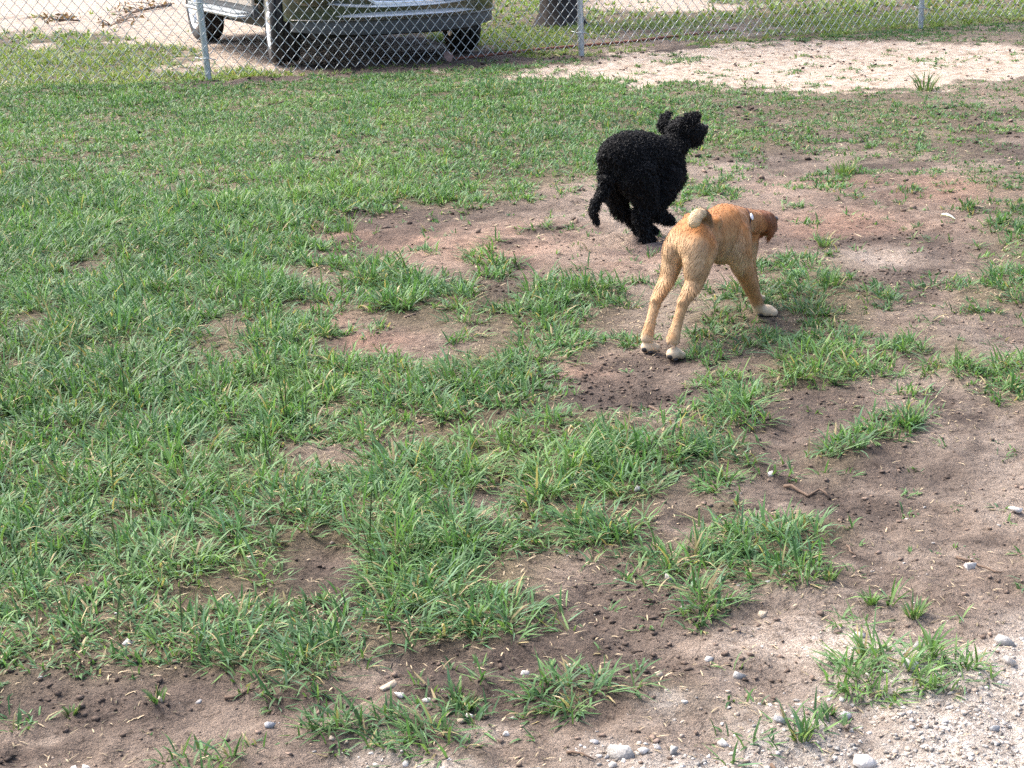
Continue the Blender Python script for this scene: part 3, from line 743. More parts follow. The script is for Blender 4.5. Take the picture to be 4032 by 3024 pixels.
# ---------------------------------------------------------------- ground
def axis(dense0, dense1, d, lo, hi):
    core = np.arange(dense0, dense1+d*.5, d)
    a = [dense0]; s = d
    while a[-1] > lo: s *= 1.28; a.append(a[-1]-s)
    b = [core[-1]]; s = d
    while b[-1] < hi: s *= 1.28; b.append(b[-1]+s)
    return np.concatenate([a[:0:-1], core, b[1:]])
gy = np.concatenate([np.arange(1.3, 5.0, .015), np.arange(5.0, 9.0, .022), np.arange(9.0, 18.0, .06)])
_tail = [gy[-1]]; _s = .035
while _tail[-1] < 900: _s *= 1.28; _tail.append(_tail[-1]+_s)
_hd = [gy[0]]; _s = .011
while _hd[-1] > -300: _s *= 1.4; _hd.append(_hd[-1]-_s)
gy = np.concatenate([_hd[:0:-1], gy, _tail[1:]])
gu = axis(-1.0, 1.0, .0066, -300, 300)
# columns fan out with distance in the yard so that the mesh is even, straight beyond
U, Y = np.meshgrid(gu, gy)
fan = np.clip(.42*np.abs(Y)+.25, .7, 8.5)
X = U*fan
mk = masks(X.ravel(), Y.ravel())
Z = ground_z(X.ravel(), Y.ravel(), mk)
far = np.clip((np.abs(Y.ravel()-7)-14)/20, 0, 1)
Z = Z*(1-far)
nv, nu = U.shape
idx = np.arange(nv*nu).reshape(nv, nu)
quads = np.stack([idx[:-1, :-1].ravel(), idx[:-1, 1:].ravel(), idx[1:, 1:].ravel(), idx[1:, :-1].ravel()], 1)
gme = mesh_np('ground', np.stack([X.ravel(), Y.ravel(), Z], 1), quads, smooth=True)
sandy = np.maximum.reduce([mk['sand'], mk['track']*.85*(1-mk['yard']), mk['fsand']*.8*(1-mk['yard']), mk['gap']*.8])
road = mk['road']*(1-mk['yard'])
zone_a = np.stack([np.maximum(sandy, road), mk['gravel'], np.clip(np.maximum(mk['damp']*.95*(1-sandy), .8*mk['strip']), 0, 1)], 1)
cover_all = np.maximum(mk['cov'], mk['cov_out'])
zone_b = np.stack([np.clip(mk['clay'], 0, 1), np.clip(mk['pale'], 0, 1), np.clip(sstep(.25, .8, cover_all)*.85, 0, 1)], 1)
add_tint(gme, zone_a, 'zone_a'); add_tint(gme, zone_b, 'zone_b')
ground = make('ground', gme, M['ground'])
tag(ground, 'bare brown dirt yard floor with pale sand and gravel patches', 'ground', kind='structure')

def gz(x, y):
    x = np.atleast_1d(np.asarray(x, float)); y = np.atleast_1d(np.asarray(y, float))
    return ground_z(x, y, masks(x, y))
def gz1(x, y): return float(gz(x, y)[0])
# ---------------------------------------------------------------- chain-link fence
def along(s, pts):
    """point and direction at distance s (from the third surveyed point) along the fence line"""
    acc = 0.
    base = sum(math.hypot(pts[i+1][0]-pts[i][0], pts[i+1][1]-pts[i][1]) for i in range(0, 2))
    s += base
    for i in range(len(pts)-1):
        dx, dy = pts[i+1][0]-pts[i][0], pts[i+1][1]-pts[i][1]; L = math.hypot(dx, dy)
        if s <= acc+L or i == len(pts)-2:
            t = (s-acc)/L
            return pts[i][0]+dx*t, pts[i][1]+dy*t, math.atan2(dy, dx)
        acc += L
fence = empty('chain_link_fence', (FENCE_LINE[4][0], FENCE_LINE[4][1], 0))
tag(fence, 'galvanised chain link fence crossing the back of the yard', 'fence')
FO = Vector(fence.location)
FENCE_H = 1.22
DW, DH = .0405, .094
def wire_mesh(phase):
    mb = MB(); pts = []
    nrow = int((FENCE_H-.05)/(DH/2))
    for k in range(nrow+1):
        left = (k+phase) % 2 == 0
        z = .035+k*DH/2
        pts.append(((-.5*DW if left else .5*DW)*1.04, 0., z))
    # the rising legs pass in front of the falling ones
    q = []
    for k, p in enumerate(pts):
        q.append((p[0], 0., p[2]))
        if k < len(pts)-1:
            rising = pts[k+1][0] > p[0]
            q.append(((p[0]+pts[k+1][0])/2, -.0022 if rising else .0022, (p[2]+pts[k+1][2])/2))
    mb.tube(q, .0026, 5, cap=True)
    return mb.mesh('wire', True)
WM = [wire_mesh(0), wire_mesh(1)]
for me_ in WM: me_.materials.append(M['wire'])
NW = 296
for k in range(NW):
    s = -1.35+k*DW
    x, y, a = along(s, FENCE_LINE)
    o = bpy.data.objects.new('wire', WM[k % 2])
    COL.objects.link(o); o.parent = fence
    o.location = Vector((x, y, .010*math.sin(s*1.7)+.006*math.sin(s*5.3)))-FO
    lean = .022*math.sin(s*1.3)+.010*math.sin(s*4.1)
    o.rotation_euler = (lean, .012*math.sin(s*2.3+1), a)
def post(x, y, lean, a):
    mb = MB(); mb.tube([(0, 0, -.15), (0, 0, .1), (0, 0, .7), (0, 0, FENCE_H+.03)], .0235, 20)
    o = mb.build('post', M['galv'], fence); shade_angle(o.data)
    o.location = Vector((x, y, 0))-FO+Vector((0, .031, 0)); o.rotation_euler = (0, lean, 0)
    cap = MB(); cap.lathe([(0.0, FENCE_H+.075), (.016, FENCE_H+.068), (.026, FENCE_H+.045), (.027, FENCE_H+.02), (0.0, FENCE_H+.02)], 'z', 18, False)
    cp = cap.build('post_cap', M['galv'], o, True)
    for zz in (.17, .56, .95):
        t = MB(); t.tube([(-.075, -.018, zz+.012), (-.032, -.032, zz), (0, -.036, zz+.002), (.032, -.032, zz-.002), (.07, -.016, zz-.014)], .0035, 6)
        t.build('tie_wire', M['wire'], o, True)
    return o
P3 = [FENCE_LINE[3], FENCE_LINE[4], FENCE_LINE[5]]
for i, (p, lean) in enumerate(zip(P3, (-.035, -.004, .012))):
    post(p[0], p[1], lean, 0)
for s in (-1.45, ):
    x, y, a = along(s-1.0, FENCE_LINE); post(x, y, .0, a)
rail = MB()
for i in range(2, len(FENCE_LINE)-1):
    a, b = FENCE_LINE[i], FENCE_LINE[i+1]
    rail.tube([(a[0]-FO.x, a[1]-FO.y+.031, FENCE_H), (b[0]-FO.x, b[1]-FO.y+.031, FENCE_H)], .017, 12)
rail.build('top_rail', M['galv'], fence, True)

# rusty rod along the foot of the fence
mb = MB(); mb.tube([(x, y+.10, .022+gz1(x, y)) for x, y in ROD], .011, 8)
rod = mb.build('steel_rod', M['rust'], None, True)
tag(rod, 'long rusty red-brown steel rod lying along the foot of the fence', 'rod')

# ---------------------------------------------------------------- parked car (forward = local +X)
CY = math.atan2(CAR_F[1], CAR_F[0])
car = empty('parked_car', (CAR_O[0], CAR_O[1], 0), (0, 0, CY))
tag(car, 'dark olive sport utility vehicle with chrome bumper parked behind the fence', 'car')
def loft(stations, n=40, ex=4.5):
    v = []; f = []
    for (x, w, zb, zt) in stations:
        for k in range(n):
            a = 2*math.pi*k/n
            c, s = math.cos(a), math.sin(a)
            v.append((x, w*math.copysign(abs(c)**(2/ex), c), (zb+zt)/2+(zt-zb)/2*math.copysign(abs(s)**(2/ex), s)))
    m = len(stations)
    for i in range(m-1):
        for k in range(n):
            a, b = i*n+k, i*n+(k+1) % n
            f.append((a, b, b+n, a+n))
    f.append(tuple(range(n-1, -1, -1))); f.append(tuple(range((m-1)*n, m*n)))
    return v, f
WB = 2.87
body = MB(); body.add(*loft([(-3.90, .72, .55, 1.05), (-3.84, .80, .44, 1.12), (-3.6, .85, .36, 1.14), (-2.87, .875, .34, 1.14), (-1.5, .88, .33, 1.13), (-.5, .88, .33, 1.12), (.0, .875, .33, 1.10), (.45, .855, .36, 1.05), (.68, .81, .40, .98), (.80, .73, .44, .90), (.86, .62, .48, .84)], 56))
bme = body.mesh('body_shell', True)
bo = make('body_shell', bme, M['paint'])
cutter = MB()
for ax in (0, -WB):
    for s in (-1, 1):
        c0 = MB(); c0.lathe([(.415, s*.55), (.415, s*1.1)], 'y', 40, False)
        vv = [(x+ax, y, z+.36) for x, y, z in c0.v]
        nn = len(vv); ff = list(c0.f)
        ff.append(tuple(range(0, nn, 2))); ff.append(tuple(range(1, nn, 2)))
        cutter.add(vv, ff)
co_ = make('cutter', cutter.mesh('cutter'), None)
md = bo.modifiers.new('b', 'BOOLEAN'); md.operation = 'DIFFERENCE'; md.object = co_; md.solver = 'EXACT'
dg = bpy.context.evaluated_depsgraph_get()
cut = bpy.data.meshes.new_from_object(bo.evaluated_get(dg))
bo.modifiers.clear(); bo.data = cut; bpy.data.objects.remove(co_)
bo.parent = car; shade_angle(cut, 40)
cab = MB(); cab.add(*loft([(-3.83, .74, .95, 1.16), (-3.70, .74, .95, 1.62), (-3.4, .73, .95, 1.80), (-2.2, .74, .95, 1.84), (-1.35, .73, .95, 1.80), (-1.12, .73, .95, 1.70), (-.55, .76, .95, 1.20), (-.42, .72, .95, 1.09)], 40, 4.0))
cb = cab.build('cabin', M['paint'], car, True); shade_angle(cb.data, 45)
def pane(name, pts, mat, parent, th=.012, nrm=None):
    P = [Vector(p) for p in pts]
    n = nrm or (P[1]-P[0]).cross(P[2]-P[0]).normalized()
    n = Vector(n)
    v = [p+n*th for p in P]+[p-n*.02 for p in P]; k = len(P)
    f = [tuple(range(k)), tuple(range(2*k-1, k-1, -1))]+[(i, i+k, (i+1) % k+k, (i+1) % k) for i in range(k)]
    m = MB(); m.add(v, f); return m.build(name, mat, parent)
for s in (-1, 1):
    pane('window', [(-.80, s*.755, 1.17), (-1.22, s*.735, 1.66), (-1.95, s*.745, 1.70), (-1.95, s*.765, 1.17)], M['glass'], car, .012, (0, s, .05))
    pane('window', [(-2.05, s*.765, 1.17), (-2.05, s*.745, 1.70), (-2.80, s*.745, 1.69), (-2.80, s*.765, 1.17)], M['glass'], car, .012, (0, s, .05))
    pane('window', [(-2.90, s*.765, 1.17), (-2.90, s*.745, 1.68), (-3.45, s*.74, 1.62), (-3.60, s*.755, 1.17)], M['glass'], car, .012, (0, s, .05))
pane('windscreen', [(-.60, -.62, 1.20), (-.60, .62, 1.20), (-1.10, .60, 1.66), (-1.10, -.60, 1.66)], M['glass'], car, .02, (.68, 0, .73))
# front plan curve, used by bumper, trims and valance
def fx(y): return .93-.40*(abs(y)/.85)**2.7
def band(name, z0, z1, off, y0, y1, mat, th=.03, lift=0., n=34, parent=None, taper=0., bulge=.012):
    m = MB(); v = []
    for i in range(n+1):
        t = i/n; y = y0+(y1-y0)*t
        e = abs(2*t-1)
        up = lift*e**3; sh = taper*e**4
        x = fx(y)+off
        za, zb = z0+up+sh*(z1-z0)*.5, z1+up-sh*(z1-z0)*.5
        v += [(x, y, za), (x+bulge, y, za+(zb-za)*.35), (x, y, zb), (x-th, y, zb), (x-th, y, za)]
    f = []
    for i in range(n):
        for k in range(5):
            f.append((i*5+k, i*5+(k+1) % 5, (i+1)*5+(k+1) % 5, (i+1)*5+k))
    f += [(0, 1, 2, 3, 4), tuple(n*5+k for k in (4, 3, 2, 1, 0))]
    m.add(v, f); o = m.build(name, mat, parent or car, True); shade_angle(o.data, 50); return o
bmp_ = band('bumper', .355, .58, .0, -.85, .85, M['paint'], .12)
band('valance', .245, .358, -.02, -.81, .81, M['cladding'], .10, .03)
band('bumper_trim', .366, .412, .022, -.55, .55, M['chrome'], .03, .0, parent=bmp_, taper=.9, bulge=.045)
band('chrome_strip', .440, .464, .022, -.70, .70, M['chrome'], .03, .055, parent=bmp_, bulge=.03)
band('bumper_edge', .353, .361, .006, -.83, .83, M['trim'], .03, .01, parent=bmp_)
gr = band('grille', .485, .86, .002, -.33, .33, M['black'], .04)
for k in range(6): band('grille_bar', .56+k*.05, .568+k*.05, .010, -.31, .31, M['chrome'], .02, parent=gr)
def hoop(pts, r, name, mat, parent):
    m = MB(); m.tube(pts, r, 8); return m.build(name, mat, parent, True)
hp = [(-.33, .87), (-.335, .62), (-.315, .515), (-.27, .484), (-.1, .476), (.1, .476), (.27, .484), (.315, .515), (.335, .62), (.33, .87), (.1, .885), (-.1, .885), (-.33, .87)]
hoop([(fx(y)+.018, y, z) for y, z in hp], .017, 'grille_surround', M['chrome'], gr)
for s in (-1, 1):
    band('headlight', .62, .82, .012, s*.40, s*.76, M['lens'], .05)
    f_ = band('fog_lamp_recess', .535, .60, .006, s*.42, s*.66, M['cladding'], .03)
    # side lower cladding, pale trim, running board
    sb_ = MB(); sb_.box(-WB+.42, -.43, s*.875-.012, s*.875+.012, .43, .56)
    sb_.build('lower_trim', M['trim'], car)
    sc_ = MB(); sc_.box(-WB+.42, -.43, s*.855-.02, s*.855+.02, .335, .428)
    sc_.build('sill_cladding', M['cladding'], car)
    rb = MB(); rb.box(-WB+.46, -.48, s*.88 if s > 0 else s*1.02, s*1.02 if s > 0 else s*.88, .335, .372)
    r_ = rb.build('running_board', M['cladding'], car)
    for k in range(5):
        rr = MB(); yy = s*(.905+k*.024); rr.box(-WB+.5, -.52, yy-.006, yy+.006, .3725, .380)
        rr.build('tread_strip', M['galv'], r_)
    rr = MB(); rr.tube([(-WB+.46, s*1.022, .352), (-.48, s*1.022, .352), (-.44, s*.98, .352), (-.43, s*.90, .352)], .014, 8)
    rr.build('board_edge', M['galv'], r_, True)
    for x0, x1 in ((-.62, -1.58), (-1.62, -2.42)):
        d = MB(); d.box(x1, x0, s*.882-.006, s*.882+.006, .57, 1.08)
        dd = d.build('door', M['paint'], car)
        h = MB(); h.box(x1+.05, x1+.20, s*.895-.01, s*.895+.012, .93, .96); h.build('door_handle', M['chrome'], dd)
    mi = MB(); mi.add(*loft([(-.62, .05, 1.14, 1.25), (-.68, .09, 1.12, 1.28), (-.76, .09, 1.12, 1.28), (-.78, .07, 1.13, 1.26)], 16, 3))
    mi.v = [(x, y+s*1.02, z) for x, y, z in mi.v]; mi.box(-.74, -.68, min(s*.82, s*.98), max(s*.82, s*.98), 1.16, 1.19)
    mi.build('mirror', M['paint'], car, True)
    tl = MB(); tl.box(-3.86, -3.74, min(s*.72, s*.86), max(s*.72, s*.86), .85, 1.12); tl.build('tail_light', M['rust'], car)
under = MB(); under.box(-3.6, .62, -.66, .66, .215, .50); under.build('underbody', M['black'], car)  # box lowered so that the space below the car stays dark
for s in (-1, 1):
    for ax in (0, -WB):
        wl = MB(); wl.box(ax-.46, ax+.46, s*.60-.02, s*.60+.02, .20, .80); wl.build('wheel_liner', M['black'], car)  # black boxes added to stop light showing behind the wheels
axl = MB(); axl.tube([(-WB, -.7, .34), (-WB, .7, .34)], .05, 10); axl.tube([(-WB, 0, .34), (-1.0, 0, .36)], .06, 10)
axl.add(*loft([(-WB-.14, .11, .21, .45), (-WB, .14, .20, .46), (-WB+.14, .11, .21, .45)], 14, 2.2)); axl.build('rear_axle', M['black'], car)
def wheel(ax, s):
    w = empty('wheel'); w.parent = car; w.location = (ax, s*.755, .36); w.rotation_euler = (0, 0, math.radians(-10) if ax == 0 else 0)
    prof = [(.245, -.105), (.30, -.118), (.335, -.112), (.352, -.095), (.358, -.078), (.346, -.074), (.346, -.062), (.36, -.058), (.36, -.026), (.348, -.022), (.348, -.012), (.361, -.008), (.361, .008), (.348, .012), (.348, .022), (.36, .026), (.36, .058), (.346, .062), (.346, .074), (.358, .078), (.352, .095), (.335, .112), (.30, .118), (.245, .105)]
    t = MB(); t.lathe(prof, 'y', 56); to = t.build('tyre', M['tyre'], w, True); shade_angle(to.data, 40)
    r = MB(); r.lathe([(.248, s*.100), (.252, s*.108), (.244, s*.112), (.225, s*.098), (.20, s*.055), (.10, s*.05), (.0, s*.05), (.0, -s*.05), (.235, -s*.10)], 'y', 48, False)
    ro = r.build('rim', M['alloy'], w, True); shade_angle(ro.data, 35)
    for k in range(5):
        a = 2*math.pi*k/5+.3
        sp = MB(); ca, sa_ = math.cos(a), math.sin(a)
        sp.v = []; 
        q = []
        for rr_, hw, oy in ((.03, .045, .085), (.12, .036, .100), (.19, .034, .103), (.235, .040, .100)):
            for hh in (-hw, hw):
                for o2 in (oy, oy-.03):
                    q.append((rr_*ca-hh*sa_, s*o2, rr_*sa_+hh*ca))
        ff = []
        for i in range(3):
            b = i*4
            ff += [(b, b+2, b+6, b+4), (b+1, b+5, b+7, b+3), (b, b+4, b+5, b+1), (b+2, b+3, b+7, b+6)]
        ff += [(0, 1, 3, 2), (12, 14, 15, 13)]
        sp.add(q, ff); sp.build('spoke', M['alloy'], ro)
    h = MB(); h.lathe([(.0, s*.118), (.035, s*.116), (.05, s*.100), (.05, s*.07), (0, s*.07)], 'y', 24, False); h.build('hub_cap', M['alloy'], ro, True)
for ax in (0., -WB):
    for s in (-1, 1): wheel(ax, s)
ex = MB(); ex.tube([(-3.7, .45, .33), (-3.0, .5, .36)], .03, 10); ex.build('exhaust', M['galv'], car, True)

# ---------------------------------------------------------------- tree with dark trunk beyond the fence
tree = empty('shade_tree', (TRUNK[0], TRUNK[1], 0))
tag(tree, 'dark rough tree trunk standing beyond the fence beside the car', 'tree')
def rough_tube(mb, pts, rad, sides, amp, seed):
    b = len(mb.v); mb.tube(pts, rad, sides)
    r_ = np.random.default_rng(seed)
    ph = r_.random(6)*6
    for i in range(b, len(mb.v)):
        x, y, z = mb.v[i]
        k = (i-b) % sides
        d = amp*(math.sin(k*2.4+ph[0]+z*1.3)+.6*math.sin(k*5.1+ph[1]-z*2.1)+.5*math.sin(z*9+ph[2]+k))
        mb.v[i] = (x*(1+d), y*(1+d), z)
tb = MB()
rough_tube(tb, [(0, 0, -.2), (0, 0, .02), (0, 0, .12), (.0, 0, .3), (.02, .01, .7), (.03, .02, 1.3), (.0, .05, 2.0), (.02, .05, 2.7)], [.34, .26, .205, .18, .17, .165, .15, .12], 26, .04, 3)
tb.build('trunk', M['bark'], tree, True)
lb = MB(); tips = []
r5 = np.random.default_rng(5)
for k in range(9):
    a = k*2.4; L = 1.3+r5.random()*1.2
    p0 = Vector((.0, .05, 2.1+.07*k)); d = Vector((math.cos(a), math.sin(a), .55+.4*r5.random()))
    p1 = p0+d*L*.5+Vector((0, 0, .1)); p2 = p0+d*L
    lb.tube([p0, p1, p2], [.06, .04, .015], 8); tips += [p1, p2, (p1+p2)/2]
lb.build('limbs', M['bark'], tree, True)
def leaves(n, centres, spread, size, seed):
    r_ = np.random.default_rng(seed)
    c = np.array([tuple(t) for t in centres])[r_.integers(0, len(centres), n)]+r_.normal(0, spread, (n, 3))
    u = r_.normal(0, 1, (n, 3)); u /= np.linalg.norm(u, axis=1)[:, None]
    w = np.cross(u, r_.normal(0, 1, (n, 3))); w /= np.linalg.norm(w, axis=1)[:, None]
    s = size*(.6+.8*r_.random(n))[:, None]
    v = np.stack([c-u*s, c+w*s*.4, c+u*s, c-w*s*.4], 1).reshape(-1, 3)
    f = np.arange(n*4).reshape(-1, 4)
    col = np.array((.06, .10, .03))*(.6+.8*r_.random((n, 1)))
    return v, f, np.repeat(col, 4, 0)
v, f, t = leaves(9000, tips, (.42, .42, .30), .055, 9)
make('crown', mesh_np('crown', v, f, tint=t), M['leaf'], tree)

# ---------------------------------------------------------------- fallen branches and leaves beyond the fence
def dead_branch(name, line, label, seed, nside, thick):
    r_ = random.Random(seed)
    P = [Vector((x, y, .03+gz1(x, y))) for x, y in line]
    root = empty(name, P[0]); tag(root, label, 'branch')
    L = [p-P[0] for p in P]
    st = MB(); st.tube(L, [thick*(1-.75*i/(len(L)-1)) for i in range(len(L))], 7)
    st.build('stem', M['twig'], root, True)
    lv = []; 
    for k in range(nside):
        i = r_.randrange(len(L)-1); t = r_.random(); p = L[i].lerp(L[i+1], t)
        d = (L[i+1]-L[i]).normalized(); a = r_.uniform(-1.0, 1.0)
        d2 = Vector((d.x*math.cos(a)-d.y*math.sin(a), d.x*math.sin(a)+d.y*math.cos(a), r_.uniform(-.02, .28)))
        ln = r_.uniform(.15, .5)
        tw = MB(); q = [p, p+d2*ln*.5+Vector((0, 0, .02)), p+d2*ln]
        q = [Vector((c_.x, c_.y, max(c_.z, -.01))) for c_ in q]
        tw.tube(q, [.007, .005, .002], 5); tw.build('side_twig', M['twig'], root, True)
        lv += [q[1], q[2]]
    v, f, t = leaves(60, lv, (.06, .06, .015), .035, seed)
    v[:, 2] = np.maximum(v[:, 2], -.015)
    col = np.repeat(np.array((.20, .12, .06))*(.6+.8*np.random.default_rng(seed).random((60, 1))), 4, 0)
    make('dry_leaves', mesh_np('dry_leaves', v, f, tint=col), M['dryleaf'], root)
dead_branch('fallen_branch', BRANCH_A, 'long fallen brown branch on the sandy track left of the car', 3, 26, .022)
dead_branch('fallen_branch', BRANCH_B, 'short brown branch on the sandy track left of the longer one', 8, 9, .013)

def leaf_thing(name, loc, size, col, label, cat, tilt, rz, seed):
    n = 8; v = []; r_ = random.Random(seed)
    for i in range(n+1):
        t = i/n; w = math.sin(math.pi*min(1, t*.94+.03))**.8*.38*size
        z = .18*size*math.sin(t*2.6)+.0
        jag = 1+.25*((i % 2)-.5)
        v += [(-w*jag, t*size, z+.10*size), (0, t*size, z), (w*jag, t*size, z+.13*size)]
    f = []
    for i in range(n):
        b = i*3; f += [(b, b+1, b+4, b+3), (b+1, b+2, b+5, b+4)]
    top = [(x, y, z+.0012) for x, y, z in v]; m = len(v)
    f2 = f+[tuple(q+m for q in reversed(ff)) for ff in f]
    me = bpy.data.meshes.new(name); me.from_pydata(top+v, [], f2); me.update()
    rr = np.random.default_rng(seed); add_tint(me, np.array(col)*(.75+.5*rr.random((2*m, 1))))
    for p in me.polygons: p.use_smooth = True
    o = make(name, me, M['dryleaf'])
    o.location = (loc[0], loc[1], gz1(*loc)+.006); o.rotation_euler = (tilt, 0, rz)
    tag(o, label, cat)
leaf_thing('dry_leaf', LEAF_A, .10, (.20, .13, .11), 'mauve-brown dry leaf standing against the fence in front of the car', 'leaf', .75, .35, 1)
leaf_thing('dry_leaf', LEAF_B, .05, (.45, .40, .18), 'pale yellow leaf on the ground beside the middle fence post', 'leaf', .2, 1.3, 2)
leaf_thing('dry_leaf', LEAF_C, .055, (.72, .70, .64), 'whitish dry leaf with dark edge on bare dirt at the right', 'leaf', .25, 1.4, 3)
# ---------------------------------------------------------------- grass blades
GREENS = np.array([(.074, .158, .052), (.092, .190, .066), (.116, .216, .078), (.142, .236, .076), (.050, .114, .044), (.104, .198, .100)])
def blades(px, py, pz, L, az, th0, th1, w, col, seed):
    """ribbons of three segments: tilt grows from th0 to th1 along the blade"""
    n = len(px); r_ = np.random.default_rng(seed)
    ts = np.array([0, .36, .72, 1.0]); ws = np.array([.75, 1.0, .72, 0])
    P = np.zeros((n, 4, 3)); P[:, 0, 0] = px; P[:, 0, 1] = py; P[:, 0, 2] = pz
    ca, sa = np.cos(az), np.sin(az)
    for i in range(1, 4):
        tm = (ts[i]+ts[i-1])/2; th = th0+(th1-th0)*tm; d = L*(ts[i]-ts[i-1])
        P[:, i, 0] = P[:, i-1, 0]+ca*np.sin(th)*d
        P[:, i, 1] = P[:, i-1, 1]+sa*np.sin(th)*d
        P[:, i, 2] = P[:, i-1, 2]+np.cos(th)*d
    P[:, 1:, 2] = np.maximum(P[:, 1:, 2], pz[:, None]+.002)
    tw = az+np.pi/2+r_.normal(0, .5, n)
    sx, sy = np.cos(tw), np.sin(tw)
    V = np.zeros((n, 7, 3))
    for i in range(3):
        hw = (w*ws[i]/2)
        V[:, i*2] = P[:, i]; V[:, i*2+1] = P[:, i]
        V[:, i*2, 0] -= sx*hw; V[:, i*2, 1] -= sy*hw
        V[:, i*2+1, 0] += sx*hw; V[:, i*2+1, 1] += sy*hw
    V[:, 6] = P[:, 3]
    base = (np.arange(n)*7)[:, None]
    F = np.concatenate([base+np.array(t) for t in ((0, 1, 3), (0, 3, 2), (2, 3, 5), (2, 5, 4), (4, 5, 6))], 1).reshape(-1, 3)
    # pale sheath at the foot of each blade
    C = np.repeat(col[:, None, :], 7, 1)
    pale = np.array((.22, .22, .11))
    C[:, 0] = C[:, 0]*.55+pale*.45; C[:, 1] = C[:, 1]*.55+pale*.45
    return V.reshape(-1, 3), F, C.reshape(-1, 3)

def colours(n, x, y, r_, sunny=0., dry=.10):
    i = r_.integers(0, len(GREENS), n)
    c = GREENS[i]*(.75+.55*r_.random((n, 1)))
    patch = fbm(x, y, 1.7, 2, 77)[:, None]
    c = c*(1+.5*(patch-.5))*np.array((1+.0, 1, 1))
    yel = np.array((.23, .275, .060))
    k = (sunny*(.35+.5*r_.random((n, 1))))
    k = np.clip(k+.35*np.clip(patch-.58, 0, 1)*2, 0, 1)
    c = c*(1-k)+yel*k
    d = r_.random(n) < dry
    straw = np.array((.36, .29, .15))*(.55+.75*r_.random((n, 1)))
    return np.where(d[:, None], straw, c)

def scatter(y0, y1, per_m2, nb, seed, key, half, hscale, wscale, sunny, dry):
    r_ = np.random.default_rng(seed)
    ymax = y1; area = (y1-y0)*2*half(ymax)
    nt = int(area*per_m2/nb)
    y = y0+(y1-y0)*r_.random(nt); x = (2*r_.random(nt)-1)*half(ymax)
    keep = np.abs(x) < half(y)
    x, y = x[keep], y[keep]
    m = masks(x, y)
    c = m[key]
    n_ = fbm(x, y, 6., 3, 61)
    dc, da = clump(x, y, .21 if key == 'cov' else .35, 7)
    p = sstep(.20, .60, c+.40*(1-dc)-.34+1.15*(n_-.5)+.20*sstep(5.5, 7.5, y)+.14*sstep(3.0, 2.4, y))
    p = np.where(c < .06, c*.2, np.maximum(p, .03*(c > .1)))
    keep = r_.random(len(x)) < p
    x, y, c, dc, da = x[keep], y[keep], c[keep], dc[keep], da[keep]
    hgt = (.55+.65*c)*(.65+.9*fbm(x, y, 1.3, 2, 91))*hscale(x, y)*(.7+.6*r_.random(len(x)))*(1.22-.50*dc)
    ti = np.repeat(np.arange(len(x)), nb)
    n = len(ti)
    sp = .010+.012*r_.random(n)
    a = r_.random(n)*2*np.pi
    bx = x[ti]+np.cos(a)*sp*r_.random(n); by = y[ti]+np.sin(a)*sp*r_.random(n)
    az = a+r_.normal(0, .6, n)
    # patches lean together
    lean = fbm(bx, by, .8, 2, 15)*8
    az = np.where(r_.random(n) < .20, lean+r_.normal(0, .5, n), az)
    az = np.where(r_.random(n) < .45*np.clip(dc[ti]*1.3, 0, 1), da[ti]+r_.normal(0, .5, n), az)
    L = hgt[ti]*(.55+.8*r_.random(n))
    th0 = np.abs(r_.normal(.50, .34, n)); th1 = np.minimum(th0+np.abs(r_.normal(1.15, .5, n)), 2.2)
    mat = r_.random(n) < .30                     # blades trodden flat
    th0 = np.where(mat, 1.05+.35*r_.random(n), th0); th1 = np.where(mat, th0+.3*r_.random(n), th1)
    w = wscale(by)*(.65+.6*r_.random(n))
    pz = gz(bx, by)-.003
    col = colours(n, bx, by, r_, sunny, dry)
    return blades(bx, by, pz, L, az, th0, th1, w, col, seed+1)

def join(parts):
    V = []; F = []; C = []; b = 0
    for v, f, c in parts:
        V.append(v); F.append(f+b); C.append(c); b += len(v)
    return np.concatenate(V), np.concatenate(F), np.concatenate(C)

def half(y): return .36*y+.22
def hmap(x, y):
    # lush on the left, trodden short on the right and towards the fence
    h = .052+.020*sstep(.4, -1.6, x)*sstep(2.6, 4.4, y)*sstep(9.5, 6.0, y)
    h = h*(1-.35*sstep(.2, 2.2, x))*(1-.30*sstep(5.5, 8.5, y))
    return h
def wmap(y): return .0035+.00030*y
parts = [scatter(1.5, 4.2, 13000, 7, 101, 'cov', half, hmap, wmap, .0, .06),
         scatter(4.2, 7.2, 10500, 7, 102, 'cov', half, hmap, wmap, .0, .05),
         scatter(7.2, 15.0, 5600, 6, 103, 'cov', half, hmap, wmap, .0, .03)]
# thin dark seed stalks standing in the left of the yard
r6 = np.random.default_rng(66)
ns = 70
sy = 2.6+2.6*r6.random(ns); sx = -half(sy)*.95+r6.random(ns)*(half(sy)*.75)
sc = np.tile(np.array((.040, .060, .028)), (ns, 1))*(.7+.6*r6.random((ns, 1)))
parts.append(blades(sx, sy, gz(sx, sy), .10+.07*r6.random(ns), r6.random(ns)*6.28, .05+.1*r6.random(ns), .15+.3*r6.random(ns), np.full(ns, .0030), sc, 67))
V, F, C = join(parts)
g = make('grass', mesh_np('grass', V, F, tint=C), M['grass'])
tag(g, 'patchy green grass growing over the dirt yard', 'grass', kind='stuff')
print('yard grass tris', len(F))
def half2(y): return .36*y+.5
parts = [scatter(9.8, 16.5, 2100, 6, 201, 'cov_out', half2, lambda x, y: .065+0*x, lambda y: .0090+0*y, .85, .06),  # sunlit look of the outer lawn put into its blade colours
         scatter(16.5, 28.0, 330, 6, 202, 'cov_out', half2, lambda x, y: .08+0*x, lambda y: .020+0*y, .85, .05)]
V, F, C = join(parts)
g = make('grass', mesh_np('grass', V, F, tint=C), M['grass'])
